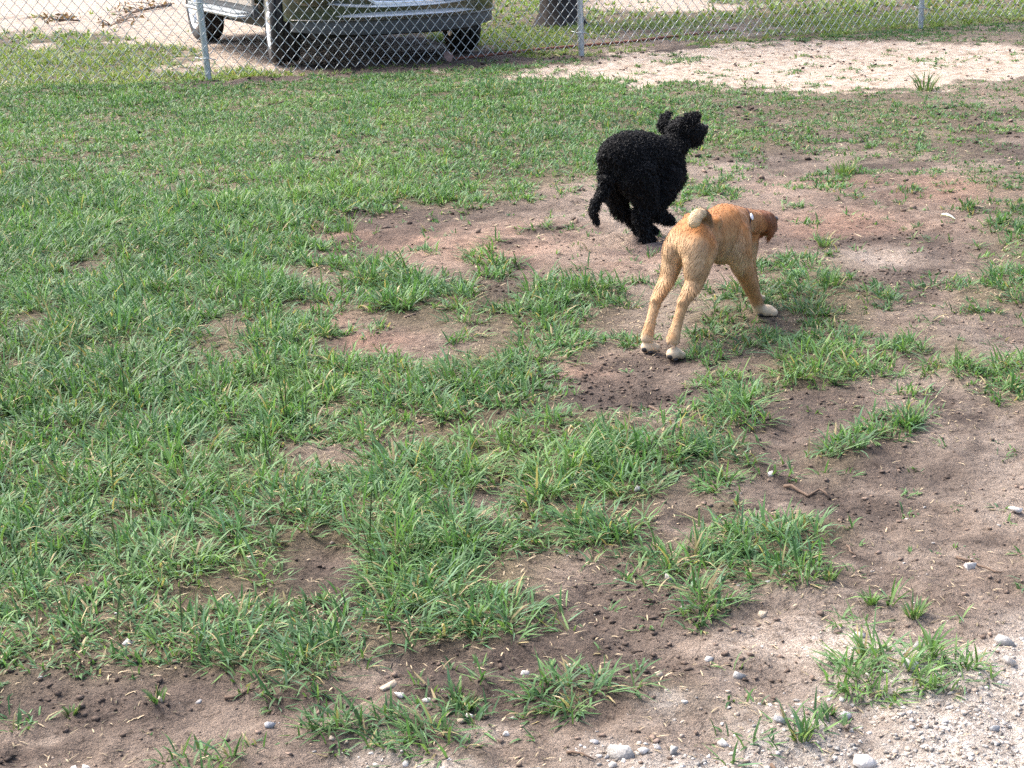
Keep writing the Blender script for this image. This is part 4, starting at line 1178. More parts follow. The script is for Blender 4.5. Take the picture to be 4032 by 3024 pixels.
tag(g, 'yellow-green lawn grass beyond the fence', 'grass', kind='stuff')
print('outer grass tris', len(F))

# single tufts that stand alone on bare ground
for i, (x, y, r, h, n, label) in enumerate(TUFTS):
    r_ = np.random.default_rng(300+i); n = int(n*1.6)
    rad = r*.45*np.sqrt(r_.random(n)); a = r_.random(n)*2*np.pi
    bx = rad*np.cos(a); by = rad*np.sin(a)*1.0
    L = h*(.7+.75*r_.random(n)); th0 = .15+.35*r_.random(n); th1 = th0+.4+.7*r_.random(n)
    col = colours(n, bx+x, by+y, r_, .45 if 'yellow' in label or 'pale' in label or 'bright' in label else .12, .06)
    if 'dark' in label: col = col*.75
    z = gz(bx+x, by+y); z0 = gz1(x, y)
    v, f, c = blades(bx, by, z-z0-.003, L, a+r_.normal(0, .5, n), th0, th1, np.full(n, .0042 if y < 8 else .008)*(.7+.6*r_.random(n)), col, 500+i)
    o = make('grass_tuft', mesh_np('grass_tuft', v, f, tint=c), M['grass'])
    o.location = (x, y, z0)
    tag(o, label, 'grass tuft', 'lone grass tufts on bare dirt')

# ---------------------------------------------------------------- stones, gravel, clods, litter
def rock(seed, npts=16):
    """angular chip: hull of a few random points"""
    r_ = random.Random(seed); bm = bmesh.new()
    for _ in range(npts):
        d = Vector((r_.gauss(0, 1), r_.gauss(0, 1), r_.gauss(0, 1))).normalized()*r_.uniform(.82, 1.0)
        bm.verts.new(d)
    h = bmesh.ops.convex_hull(bm, input=bm.verts)
    bmesh.ops.delete(bm, geom=[v for v in bm.verts if not v.link_faces], context='VERTS')
    bmesh.ops.triangulate(bm, faces=bm.faces)
    bm.verts.index_update()
    co = np.array([v.co[:] for v in bm.verts]); fa = np.array([[v.index for v in f.verts] for f in bm.faces])
    bm.free()
    mid = (co.max(0)+co.min(0))/2; co = co-mid
    co /= np.abs(co).max(0)
    return co, fa
STONE_COL = dict(w=(.56, .52, .47), g=(.34, .325, .30), b=(.30, .305, .31), t=(.42, .34, .25))
for i, (x, y, w, h, k, label) in enumerate(STONES):
    co, fa = rock(900+i, 10)
    r_ = np.random.default_rng(900+i)
    sc = np.array((w*.5, w*.5*r_.uniform(.65, .95), h*.60))
    v = co*sc; v[:, 2] += h*.16
    tint = np.array(STONE_COL[k])*(.85+.3*r_.random((len(v), 1)))
    tint = tint*(.80+.35*vnoise(co[:, 0]*3+9, co[:, 2]*3+5*i, i))[:, None]
    low = sstep(.1, -.6, co[:, 2])[:, None]*.6            # browner towards the foot of the stone
    tint = tint*(1-low)+np.array((.17, .125, .10))*low
    me = mesh_np('stone', v, fa, tint=tint)
    o = make('stone', me, M['stone'])
    o.location = (x, y+w*.3, gz1(x, y+w*.3)); o.rotation_euler = (0, 0, float(r_.uniform(-.5, .5)))
    tag(o, label, 'stone', 'loose stones in the yard')

def crumbs(n, seed, sampler, size, colf, flat=.6, variants=24, sink=.25):
    r_ = np.random.default_rng(seed)
    x, y = sampler(n, r_)
    n = len(x)
    vs = [rock(seed*31+k, 9) for k in range(variants)]
    z = gz(x, y)
    s = size(x, y, r_); a = r_.random(n)*6.28
    col = colf(x, y, r_)
    V = []; F = []; C = []; b = 0
    for k in range(variants):
        ii = np.arange(k, n, variants)
        co, fa = vs[k]
        q = co[None]*np.stack([s[ii], s[ii]*(.6+.4*r_.random(len(ii))), s[ii]*flat], 1)[:, None, :]
        ca, sa = np.cos(a[ii])[:, None], np.sin(a[ii])[:, None]
        X_ = q[..., 0]*ca-q[..., 1]*sa+x[ii][:, None]; Y_ = q[..., 0]*sa+q[..., 1]*ca+y[ii][:, None]
        Z_ = q[..., 2]+(z[ii]+s[ii]*flat*(1-2*sink))[:, None]
        m = co.shape[0]
        V.append(np.stack([X_, Y_, Z_], -1).reshape(-1, 3))
        F.append((fa[None]+(np.arange(len(ii))*m)[:, None, None]).reshape(-1, 3)+b)
        C.append(np.repeat(col[ii], m, 0)); b += m*len(ii)
    return np.concatenate(V), np.concatenate(F), np.concatenate(C)

def sample_by(y0, y1, weight):
    def f(n, r_):
        k = n*12
        y = y0+(y1-y0)*r_.random(k); x = (2*r_.random(k)-1)*half(y1)
        ok = np.abs(x) < half(y)
        x, y = x[ok], y[ok]
        p = weight(x, y, masks(x, y)); ok = r_.random(len(x)) < p
        return x[ok][:n], y[ok][:n]
    return f
# gravel chips
gravel_w = lambda x, y, m: np.clip(m['gravel']*(1-.9*m['cov'])+.02*m['pale']+.006*(y < 3.2)*(1-m['cov']), 0, 1)
def gcol(x, y, r_):
    base = np.array([(.50, .465, .42), (.36, .325, .285), (.25, .235, .215), (.38, .31, .24), (.16, .14, .12), (.27, .215, .17)])
    return base[r_.choice(6, len(x), p=[.20, .22, .14, .18, .08, .18])]*(.8+.4*r_.random((len(x), 1)))
V, F, C = crumbs(15000, 41, sample_by(1.5, 3.3, gravel_w), lambda x, y, r_: .0009+.0052*r_.random(len(x))**5, gcol, .55, sink=.48)
o = make('gravel', mesh_np('gravel', V, F, tint=C), M['stone'])
tag(o, 'pale grey gravel chips scattered at the lower right', 'gravel', kind='stuff')
# soil clods
clod_w = lambda x, y, m: np.clip((.14+.9*m['damp']*sstep(.40, .62, fbm(x, y, 3.5, 3, 37))+.4*m['strip'])*(1-.8*m['cov'])*(1-m['gravel'])*(1-.45*m['sand'])*m['yard'], 0, 1)
def ccol(x, y, r_):
    m = masks(x, y)
    d = np.clip(.25+.75*m['damp']+.5*m['strip'], 0, 1)[:, None]
    c = np.array((.24, .175, .135))*(1-d)+np.array((.060, .045, .036))*d
    return c*(.6+.75*r_.random((len(x), 1)))
V, F, C = crumbs(15000, 43, sample_by(1.5, 6.0, clod_w), lambda x, y, r_: .0012+.0070*r_.random(len(x))**5.5, ccol, .45)
o = make('soil_clods', mesh_np('soil_clods', V, F, tint=C), M['clod'])
tag(o, 'dark crumbs of soil strewn over the bare dirt', 'soil', kind='stuff')
V, F, C = crumbs(3500, 45, sample_by(6.0, 15.5, clod_w), lambda x, y, r_: .004+.014*r_.random(len(x))**3.0, ccol, .55)
o = make('soil_clods', mesh_np('soil_clods', V, F, tint=C), M['clod'])
tag(o, 'dark soil lumps towards the back of the yard and fence', 'soil', kind='stuff')

# dry straw litter lying flat on the dirt
def litter(n, y0, y1, seed, ln, wd):
    r_ = np.random.default_rng(seed)
    x, y = sample_by(y0, y1, lambda x, y, m: np.clip(.25+.5*m['cov'], 0, 1)*(1-.8*m['gravel'])*np.clip(m['yard']+.2, 0, 1)*(.3+1.4*sstep(.42, .62, fbm(x, y, 3., 3, 71))))(n, r_)
    n = len(x); col = np.array((.40, .31, .20))*(.30+.95*r_.random((n, 1)))
    dk = r_.random(n) < .35; col[dk] = np.array((.06, .045, .035))*(.6+.8*r_.random((dk.sum(), 1)))
    return blades(x, y, gz(x, y)+.0015, ln*(.4+.9*r_.random(n)), r_.random(n)*6.28, 1.25+.3*r_.random(n), 1.45+.25*r_.random(n), wd*(.6+.8*r_.random(n)), col, seed+1)
V, F, C = join([litter(13000, 1.5, 5.2, 81, .018, .0022), litter(10000, 5.2, 13.0, 82, .036, .0055)])
o = make('dry_litter', mesh_np('dry_litter', V, F, tint=C), M['litter'])
tag(o, 'bits of dry straw and dead grass lying on the dirt', 'litter', kind='stuff')

# twigs
for nm, line, rad, label in (('TWIG_A', TWIG_A, .0042, 'curved pale-edged twig on bare dirt below the small right-hand tuft'),
                             ('TWIG_B', TWIG_B, .0032, 'dark thin twig beside the small pointed white stone'),
                             ('TWIG_C', TWIG_C, .0034, 'black twig on the dark damp streak at lower left'),
                             ('TWIG_D', TWIG_D, .0024, 'reddish brown twig left of the largest grey block'),
                             ('TWIG_E', TWIG_E, .0030, 'short dark twig in the gravel at bottom right'),
                             ('TWIG_F', TWIG_F, .0028, 'short straight brown twig right of the right-hand grass patch'),
                             ('TWIG_G', TWIG_G, .0028, 'dark twig on dirt above the grass patch in the middle')):
    r_ = random.Random(nm); mb = MB()
    P = [Vector((x, y, gz1(x, y)+rad*.9)) for x, y in line]
    Q = []
    for a_, b_ in zip(P, P[1:]):
        for t in (0, .5): Q.append(a_.lerp(b_, t)+Vector((r_.gauss(0, rad), r_.gauss(0, rad), abs(r_.gauss(0, rad*.7)))))
    Q.append(P[-1]); c0 = Q[0].copy()
    mb.tube([q-c0 for q in Q], [rad*(1-.6*i/len(Q)) for i in range(len(Q))], 7)
    o = mb.build('twig', M['twig'], None, True); o.location = c0
    tag(o, label, 'twig')
# ---------------------------------------------------------------- dogs
def catmull(P, n):
    P = np.array(P, float); out = []
    Q = np.vstack([2*P[0]-P[1], P, 2*P[-1]-P[-2]])
    for i in range(1, len(Q)-2):
        for k in range(n):
            t = k/n
            out.append(.5*((2*Q[i])+(-Q[i-1]+Q[i+1])*t+(2*Q[i-1]-5*Q[i]+4*Q[i+1]-Q[i+2])*t*t+(-Q[i-1]+3*Q[i]-3*Q[i+1]+Q[i+2])*t**3))
    out.append(Q[-2]); return np.array(out)

def limb(mb, chain, upref, n=4, sides=18):
    """loft through joints (x, y, z, half width[, half height])"""
    c = [tuple(j)+((j[3],) if len(j) == 4 else ()) for j in chain]
    S = catmull(c, n); S[:, 3:] = np.maximum(S[:, 3:], .003)
    rings = []; m = len(S); up0 = Vector(upref)
    for i in range(m):
        t = Vector(S[min(i+1, m-1), :3]-S[max(i-1, 0), :3]).normalized()
        side = t.cross(up0)
        side = side.normalized() if side.length > 1e-4 else t.orthogonal().normalized()
        up = side.cross(t).normalized()
        p = Vector(S[i, :3])
        rings.append([p+side*math.cos(a)*S[i, 3]+up*math.sin(a)*S[i, 4] for a in [2*math.pi*k/sides for k in range(sides)]])
    v = [q for r in rings for q in r]; f = []
    for i in range(m-1):
        for k in range(sides):
            a, b = i*sides+k, i*sides+(k+1) % sides
            f.append((a, b, b+sides, a+sides))
    f.append(tuple(range(sides-1, -1, -1))); f.append(tuple(range((m-1)*sides, m*sides)))
    mb.add(v, f)

def ball(mb, c, r, ax=None, seg=14, rings=9):
    """ellipsoid; r = radii along the axes ax (three vectors)"""
    ax = ax or (Vector((1, 0, 0)), Vector((0, 1, 0)), Vector((0, 0, 1)))
    c = Vector(c); r = r if hasattr(r, '__len__') else (r, r, r)
    v = [c+Vector(ax[2])*r[2]]
    for i in range(1, rings):
        p = math.pi*i/rings
        for k in range(seg):
            a = 2*math.pi*k/seg
            v.append(c+Vector(ax[0])*r[0]*math.sin(p)*math.cos(a)+Vector(ax[1])*r[1]*math.sin(p)*math.sin(a)+Vector(ax[2])*r[2]*math.cos(p))
    v.append(c-Vector(ax[2])*r[2]); f = []
    for k in range(seg): f.append((0, 1+k, 1+(k+1) % seg))
    for i in range(rings-2):
        for k in range(seg):
            a, b = 1+i*seg+k, 1+i*seg+(k+1) % seg
            f.append((a, a+seg, b+seg, b))
    e = len(v)-1
    for k in range(seg): f.append((e, e-seg+(k+1) % seg, e-seg+k))
    mb.add(v, f)

def fuse(mb, voxel, smooth_it, fac=.5):
    """one continuous skin from overlapping shapes"""
    o = make('tmp', mb.mesh('tmp'), None)
    r_ = o.modifiers.new('r', 'REMESH'); r_.mode = 'VOXEL'; r_.voxel_size = voxel; r_.use_smooth_shade = True
    s = o.modifiers.new('s', 'SMOOTH'); s.factor = fac; s.iterations = smooth_it
    dg = bpy.context.evaluated_depsgraph_get()
    me = bpy.data.meshes.new_from_object(o.evaluated_get(dg))
    bpy.data.objects.remove(o)
    for p in me.polygons: p.use_smooth = True
    return me

def surface_points(me, n, seed):
    r_ = np.random.default_rng(seed)
    nv = len(me.vertices); co = np.empty(nv*3); me.vertices.foreach_get('co', co); co = co.reshape(-1, 3)
    no = np.empty(nv*3); me.vertices.foreach_get('normal', no); no = no.reshape(-1, 3)
    me.calc_loop_triangles(); nt = len(me.loop_triangles)
    tri = np.empty(nt*3, dtype=np.int32); me.loop_triangles.foreach_get('vertices', tri); tri = tri.reshape(-1, 3)
    A = np.linalg.norm(np.cross(co[tri[:, 1]]-co[tri[:, 0]], co[tri[:, 2]]-co[tri[:, 0]]), axis=1)
    t = r_.choice(nt, n, p=A/A.sum())
    u = r_.random(n); w = r_.random(n); sw = u+w > 1; u[sw] = 1-u[sw]; w[sw] = 1-w[sw]
    b = np.stack([1-u-w, u, w], 1)[..., None]
    P = (co[tri[t]]*b).sum(1); Nn = (no[tri[t]]*b).sum(1); Nn /= np.linalg.norm(Nn, axis=1)[:, None]+1e-9
    return P, Nn

def verts(me):
    co = np.empty(len(me.vertices)*3); me.vertices.foreach_get('co', co); return co.reshape(-1, 3)
def vnormals(me):
    no = np.empty(len(me.vertices)*3); me.vertices.foreach_get('normal', no); return no.reshape(-1, 3)
def unit(v): return v/(np.linalg.norm(v, axis=-1, keepdims=True)+1e-9)

def shift(D, o): return {k: [(j[0]-o[0], j[1]-o[1], j[2]-o[2])+tuple(j[3:]) for j in L] for k, L in D.items()}

# ---- tan dog
TO = Vector((.57, 4.52, 0.)); T = shift(TAN, TO)
tf, tr = Vector(TAN_FWD), Vector(TAN_RIGHT); tu = Vector((0, 0, 1))
dog = empty('dog', TO)
tag(dog, 'tan short-haired puppy seen from behind with lowered head and cream paws', 'dog')
mb = MB()
for k in ('trunk', 'neck', 'head'): limb(mb, T[k], tu, 5, 24)
for k in ('hind_r', 'hind_l', 'fore_r', 'fore_l'):
    limb(mb, T[k], tr, 4); ball(mb, T[k][0][:3], T[k][0][3])
for k in ('neck', 'trunk'): ball(mb, T[k][0][:3], T[k][0][3]); ball(mb, T[k][-1][:3], T[k][-1][3])
ball(mb, Vector(T['trunk'][0][:3])-tf*.022-tu*.006, .036)
limb(mb, T['tail'], tr, 5)
for k, s in (('ear_r', 1), ('ear_l', -1)): limb(mb, T[k], tr*s, 5)
# hock points, thigh muscle, shoulder, brow, cheeks
for s, k in ((1, 'hind_r'), (-1, 'hind_l')):
    h = Vector(T[k][7][:3]); ball(mb, h-tf*.010+tu*.004, .0115)
    ball(mb, Vector(T[k][1][:3])-tf*.004, (.044, .030, .058) if s > 0 else (.040, .026, .050), (tf, tr, tu))
    ball(mb, Vector(T[k][4][:3])+tf*.006, .021)
ball(mb, Vector(T['trunk'][1][:3])+tu*.010-tf*.004, (.052, .060, .050), (tf, tr, tu))
ball(mb, Vector(T['trunk'][2][:3])+tr*.042+tu*.040+tf*.02, .020)
ball(mb, Vector(T['trunk'][2][:3])-tr*.042+tu*.040+tf*.02, .020)
h1 = Vector(T['head'][2][:3])
for s in (1, -1): ball(mb, h1+tr*s*.022-tu*.010, .022)
for s, k in ((1, 'fore_r'), (-1, 'fore_l')):
    ball(mb, Vector(T[k][2][:3])-tf*.014, .021)
    ball(mb, Vector(T[k][0][:3])+tu*.01, (.040, .026, .062), (tf, tr, tu))
paws = []
for k, hind in (('hind_r', 1), ('hind_l', 1), ('fore_r', 0), ('fore_l', 0)):
    e = Vector(T[k][-1][:3]); e.z = 0
    if hind:
        d = tf.copy(); c = e+d*.008
    else:
        d = (tf*.8+tr*.55).normalized() if k == 'fore_r' else tf.copy(); c = e+d*(.022 if k == 'fore_r' else .004)
    if k == 'fore_l': c.z = T[k][-1][2]-.026
    sd = d.cross(tu)
    gzv = gz1(c.x+TO.x, c.y+TO.y)
    ball(mb, c+tu*(.018+gzv), (.026, .021, .018), (d, sd, tu))
    for o in (-.019, -.007, .007, .019):
        ball(mb, c+d*(.024-abs(o)*.5)+sd*o+tu*(.0125+gzv), (.014, .0082, .0115), (d, sd, tu))
    paws.append((k, c, d, sd, gzv))
tme = fuse(mb, .0040, 7, .5)
tco = verts(tme); tno = vnormals(tme)
Tn = {k: np.array([j[:3] for j in L]) for k, L in T.items()}
def near(co, key, i0=0, i1=None, r=.05):
    P = Tn[key][i0:i1]; d = np.full(len(co), 9.)
    for a, b in zip(P[:-1], P[1:]):
        ab = b-a; t = np.clip(((co-a)@ab)/(ab@ab), 0, 1)[:, None]
        d = np.minimum(d, np.linalg.norm(co-a-t*ab, axis=1))
    return sstep(r*1.25, r*.7, d)
def tan_colour(co, no):
    """coat markings: orange back and head, cream breeches, paws and tail"""
    f_ = np.array(tf); u_ = np.array(tu)
    a = co@f_
    c = np.tile(np.array((.430, .245, .112)), (len(co), 1))
    def mixin(k, col):
        nonlocal c
        k = np.clip(k, 0, 1)[:, None]; c = c*(1-k)+np.array(col)*k
    nz = fbm(co[:, 0]+co[:, 2]*.7, co[:, 1]-co[:, 2]*.5, 26., 3, 5)-.5
    mixin(sstep(-.05, .75, no[:, 2]+.9*nz)*sstep(.22, .285, co[:, 2]), (.355, .145, .042))
    mixin(sstep(.05, -.7, no[:, 2])*sstep(.10, .17, co[:, 2]), (.45, .335, .215))
    mixin(.75*sstep(.25, .75, no@(-f_))*sstep(.13, .2, co[:, 2])*sstep(.33, .28, co[:, 2]), (.55, .375, .215))
    mixin(.55*near(co, 'trunk', 3, 5, .075)*sstep(.1, .7, no@np.array(tr))*sstep(-.12, .12, nz), (.34, .165, .060))
    mixin(.6*near(co, 'fore_r', 1, 5, .05)*sstep(.0, .14, nz), (.33, .145, .048))
    mixin(near(co, 'head', 0, None, .062)*.85, (.345, .135, .038))
    mixin(near(co, 'neck', 1, None, .055)*.8*sstep(-.5, .3, no[:, 2]), (.36, .15, .045))
    mixin(np.maximum(near(co, 'ear_r', 0, None, .036), near(co, 'ear_l', 0, None, .036)), (.185, .062, .018))
    mixin(near(co, 'tail', 0, 4, .024)*.85, (.20, .105, .042))
    mixin(near(co, 'tail', 4, None, .028), (.58, .43, .255))
    for k in ('hind_r', 'hind_l'):
        mixin(near(co, k, 4, None, .045)*.6, (.43, .25, .118))
        mixin(.45*near(co, k, 6, None, .03)*sstep(-.1, .6, nz*4), (.55, .375, .21))
    for k in ('fore_r', 'fore_l'): mixin(near(co, k, 3, None, .045)*.6, (.37, .185, .072))
    mixin(sstep(.055, .025, co[:, 2])*.9, (.58, .45, .30))
    # wavy lighter streaks in the longer hair of the breeches, faint ones along the ribs
    lat = co@np.array(tr)
    wav = np.sin(co[:, 2]*150+lat*90+9*nz)*sstep(.0, .6, no@(-f_))*sstep(.13, .18, co[:, 2])*sstep(.30, .27, co[:, 2])
    rib = np.sin(a*170+co[:, 2]*35+7*nz)*sstep(.1, .6, no@np.array(tr))*sstep(.16, .2, co[:, 2])
    return c*(1+.26*nz+.13*wav+.06*rib)[:, None]
add_tint(tme, tan_colour(tco, tno))
make('body', tme, M['coat'], dog)
# longer hair of the breeches and along the outline, lying with the coat
n = 34000
P, Nn = surface_points(tme, n, 3)
back = sstep(.10, .55, Nn@(-np.array(tf)))*sstep(.12, .17, P[:, 2])*sstep(.31, .28, P[:, 2])
r_ = np.random.default_rng(4)
tl = near(P, 'tail', 2, None, .03)
ok = r_.random(n) < np.maximum(np.maximum(back*.9, .8*tl), .30*sstep(.03, .05, P[:, 2]))
P, Nn = P[ok], Nn[ok]; n = len(P); back = back[ok]
flow = np.tile(-np.array(tf)*.5-np.array(tu)*.9, (n, 1))
leg = sstep(.20, .12, P[:, 2])[:, None]
flow = flow*(1-leg)+np.array((0, 0, -1.))*leg
tk = near(P, 'tail', 0, None, .035)[:, None]
tail_dir = unit(Tn['tail'][-1]-Tn['tail'][3]); flow = flow*(1-tk)+tail_dir*tk
swirl = (fbm(P[:, 0]*1., P[:, 2]+P[:, 1], 16., 2, 9)-.5)[:, None]
flow = flow+r_.normal(0, .07, (n, 3))+np.cross(Nn, flow)*swirl*2.2
tang = unit(flow-Nn*(flow*Nn).sum(1)[:, None])
L = (.007+.006*r_.random(n))*(1+1.1*back)
side = unit(np.cross(Nn, tang)); w = (.0013+.0009*r_.random(n))[:, None]
A_ = P+Nn*.0003; B_ = P+tang*(L*.5)[:, None]+Nn*(.0012+.0012*back)[:, None]; C_ = P+tang*L[:, None]+Nn*(.0006+.0022*back*r_.random(n))[:, None]
V = np.stack([A_-side*w*.5, A_+side*w*.5, B_-side*w*.5, B_+side*w*.5, C_], 1).reshape(-1, 3)
b = (np.arange(n)*5)[:, None]
F = np.concatenate([b+np.array(t) for t in ((0, 1, 3), (0, 3, 2), (2, 3, 4))], 1).reshape(-1, 3)
hc = tan_colour(P, Nn)*(.95+.20*r_.random((n, 1)))
fur = make('fur', mesh_np('fur', V, F, tint=np.repeat(hc, 5, 0)), M['tan_fur'], dog)
# collar, tag, pads, claws, eyes, nose
from mathutils.bvhtree import BVHTree
bvh = BVHTree.FromPolygons([Vector(q) for q in tco], [tuple(p.vertices) for p in tme.polygons])
ca, cb_ = Vector(TAN_COLLAR[0])-TO, Vector(TAN_COLLAR[1])-TO
ax = (cb_-ca).normalized(); s1 = ax.cross(tu).normalized(); s2 = s1.cross(ax)
ax = (ax-s2*.25).normalized(); s1 = ax.cross(tu).normalized(); s2 = s1.cross(ax)
mid = ca.lerp(cb_, .55)
def skin(p, o):
    h = bvh.ray_cast(p+o*.09, -o, .09)
    return ((h[0]-p).length if h[0] is not None else .045)
m = MB(); v = []; f = []
for k in range(37):
    t = 2*math.pi*k/36; o = s1*math.cos(t)+s2*math.sin(t)
    for da_, lift in ((-.0032, .0), (-.0025, .0014), (.0025, .0014), (.0032, .0)):
        p = mid+ax*da_; v.append(p+o*(skin(p, o)+.0006+lift))
for i in range(36):
    for k in range(4): f.append((i*4+k, i*4+(k+1) % 4, (i+1)*4+(k+1) % 4, (i+1)*4+k))
m.add(v, f); col_ = m.build('collar', M['collar'], dog, True)
tg = Vector(TAN_TAG)-TO; dd = tg-mid; dd -= ax*dd.dot(ax); dd.normalize(); tg = mid+dd*(skin(mid, dd)+.004)+ax*.004
m = MB(); ball(m, tg, (.008, .011, .004), (ax, dd.cross(ax), dd)); m.build('collar_tag', M['tag'], col_, True)
for k, c, d, sd, gzv in paws:
    m = MB()
    if 'hind' in k:
        ball(m, c-d*.0215+tu*(.014+gzv), (.005, .0085, .008), (d, sd, tu))
        ball(m, c-d*.012+sd*.014+tu*(.006+gzv), (.008, .006, .005), (d, sd, tu))
    else:
        ball(m, c-d*.018+tu*(.008+gzv), (.010, .012, .007), (d, sd, tu))
    m.build('paw_pad', M['ink'], dog, True)
    for o in (-.019, -.007, .007, .019):
        m = MB(); p = c+d*(.035-abs(o)*.5)+sd*o+tu*(.012+gzv)
        m.tube([p, p+d*.008-tu*.002, p+d*.013-tu*.007], [.0020, .0015, .0006], 6); m.build('claw', M['twig'], dog, True)
hd = Vector(T['head'][3][:3]); hv = (Vector(T['head'][5][:3])-Vector(T['head'][2][:3])).normalized()
hs = hv.cross(tu).normalized(); hu = hs.cross(hv)
for s in (1, -1):
    m = MB(); ball(m, hd+hs*s*.026+hu*.018, .0085); m.build('eye', M['eye'], dog, True)
m = MB(); ball(m, Vector(T['head'][6][:3])+hv*.006+hu*.006, (.010, .012, .009), (hv, hs, hu)); m.build('nose', M['ink'], dog, True)

# ---- black dog
BO = Vector((.50, 5.93, 0.)); B = shift(BLACK, BO)
bf, br = Vector(BLACK_FWD), Vector(BLACK_RIGHT)
dog2 = empty('dog', BO)
tag(dog2, 'black curly-coated dog running to the right with ears flung up', 'dog')
mb = MB()
for k in ('trunk', 'neck', 'head', 'jaw'): limb(mb, B[k], tu, 5, 24)
for k in ('hind_r', 'hind_l', 'fore_r', 'fore_l'):
    limb(mb, B[k], br, 4); ball(mb, B[k][0][:3], B[k][0][3])
limb(mb, B['tail'], br, 5)
for k in ('ear_l', 'ear_r'): limb(mb, B[k], bf, 5)
for s, k in ((1, 'hind_r'), (-1, 'hind_l')): ball(mb, Vector(B[k][1][:3]), (.055, .036, .062), (bf, br, tu))
for k, lift in (('hind_r', 0), ('hind_l', 0), ('fore_l', 0), ('fore_r', 1)):
    e = Vector(B[k][-1][:3]); d = bf.copy()
    if lift: c = e+(bf*.6-tu*.3+br*.1).normalized()*.016; d = (bf*.8-tu*.5).normalized()
    else: c = Vector((e.x, e.y, .017+gz1(e.x+BO.x, e.y+BO.y)))+bf*.010
    sd = d.cross(tu).normalized(); up = sd.cross(d)
    ball(mb, c, (.030, .024, .018), (d, sd, up))
    for o in (-.020, -.007, .007, .020): ball(mb, c+d*(.024-abs(o)*.4)+sd*o-up*.004, (.013, .008, .011), (d, sd, up))
bme = fuse(mb, .0048, 3, .4)
_c = verts(bme); _n = vnormals(bme)
_l = fbm(_c[:, 0]+_c[:, 2]*.8, _c[:, 1]-_c[:, 2]*.7, 60., 2, 8)-.5
bme.vertices.foreach_set('co', (_c+_n*(.014*_l)[:, None]).astype(np.float32).ravel()); bme.update()
make('body', bme, M['black_coat'], dog2)
Bn = {k: np.array([j[:3] for j in L]) for k, L in B.items()}
n = 9500
P, Nn = surface_points(bme, n, 13); r_ = np.random.default_rng(14)
# curls: small open rings of hair standing on the skin
t1 = unit(np.cross(Nn, r_.normal(0, 1, (n, 3)))); t2 = np.cross(Nn, t1)
lump = fbm(P[:, 0]*1.0+P[:, 2], P[:, 1]-P[:, 2]*.6, 55., 2, 3)
size = .0034+.0032*r_.random(n)+.0045*lump*r_.random(n)**2
low = sstep(.07, .02, P[:, 2]); size = size*(1-.45*low)
K = 6; V = []; ang0 = r_.random(n)*6.28
rw = (.0008+.0007*r_.random(n))
ctr = P+Nn*(size*.25+.005*(lump-.5))[:, None]
tilt = r_.normal(0, .7, n)[:, None]
e1 = unit(t1*np.cos(tilt)+Nn*np.sin(tilt)); e2 = t2
en = np.cross(e1, e2)
pts = []
for k in range(K):
    a = ang0+k/(K-1)*5.0
    rr = size*(1-.35*k/(K-1))
    q = ctr+e1*(np.cos(a)*rr)[:, None]+e2*(np.sin(a)*rr)[:, None]+Nn*(.0045*k/(K-1)*r_.random(n))[:, None]
    rad = unit(e1*np.cos(a)[:, None]+e2*np.sin(a)[:, None])
    tw = rw*(1-.5*k/(K-1))
    pts.append([q+rad*tw[:, None], q-rad*tw[:, None]*.5+en*tw[:, None], q-rad*tw[:, None]*.5-en*tw[:, None]])
V = np.stack([np.stack(p, 1) for p in pts], 1).reshape(n, K*3, 3)
fs = []
for k in range(K-1):
    for j in range(3):
        a, b = k*3+j, k*3+(j+1) % 3
        fs += [(a, b, b+3), (a, b+3, a+3)]
F = (np.array(fs)[None]+(np.arange(n)*K*3)[:, None, None]).reshape(-1, 3)
make('curly_coat', mesh_np('curly_coat', V.reshape(-1, 3), F, smooth=True), M['curl'], dog2)
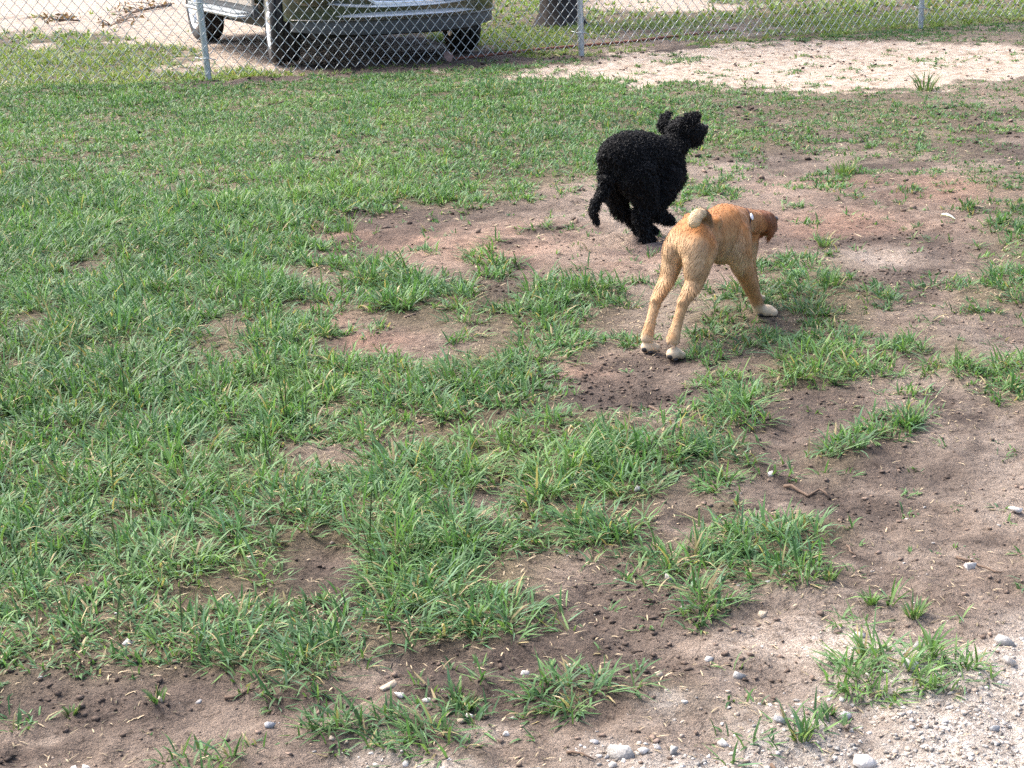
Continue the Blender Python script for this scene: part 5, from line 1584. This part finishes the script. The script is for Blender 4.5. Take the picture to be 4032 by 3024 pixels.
# feathering on tail, ears and legs: short wavy strands
def strands(keys, n, ln, seed):
    r_ = np.random.default_rng(seed); out = []
    P, Nn = surface_points(bme, n*6, seed)
    d = np.full(len(P), 9.)
    for key in keys:
        Q = Bn[key][1:]
        for a, b in zip(Q[:-1], Q[1:]):
            ab = b-a; t = np.clip(((P-a)@ab)/(ab@ab), 0, 1)[:, None]
            d = np.minimum(d, np.linalg.norm(P-a-t*ab, axis=1))
    ok = np.where(d < (.035 if 'tail' in keys else .3))[0][:n]
    P, Nn = P[ok], Nn[ok]; n = len(P)
    dirs = unit(Nn*.7+np.array((0, 0, -.6))+r_.normal(0, .35, (n, 3)))
    sd = unit(np.cross(dirs, r_.normal(0, 1, (n, 3)))); L = ln*(.5+r_.random(n))[:, None]; w = .0018
    A_ = P; B_ = P+dirs*L*.5+sd*.004; C_ = P+dirs*L+np.array((0, 0, -.003))
    V = np.stack([A_-sd*w, A_+sd*w, B_-sd*w*.8, B_+sd*w*.8, C_], 1).reshape(-1, 3)
    b = (np.arange(n)*5)[:, None]
    F = np.concatenate([b+np.array(t) for t in ((0, 1, 3), (0, 3, 2), (2, 3, 4))], 1).reshape(-1, 3)
    return V, F
V, F = strands(('tail', 'ear_l', 'ear_r', 'hind_l', 'hind_r', 'fore_l', 'fore_r', 'jaw'), 2600, .013, 23)
V2, F2 = strands(('trunk', 'neck', 'head'), 5000, .009, 29)
F = np.concatenate([F, F2+len(V)]); V = np.concatenate([V, V2])
make('feathering', mesh_np('feathering', V, F), M['curl'], dog2)
hd = Vector(B['head'][4][:3])
hv = (Vector(B['head'][6][:3])-Vector(B['head'][3][:3])).normalized(); hs = hv.cross(tu).normalized(); hu = hs.cross(hv)
for s in (1, -1):
    m = MB(); ball(m, Vector(B['head'][3][:3])+hv*.018+hs*s*.030+hu*.012, .0075); m.build('eye', M['eye'], dog2, True)
m = MB(); ball(m, Vector(B['head'][6][:3])+hv*.012+hu*.004, (.012, .014, .011), (hv, hs, hu)); m.build('nose', M['ink'], dog2, True)
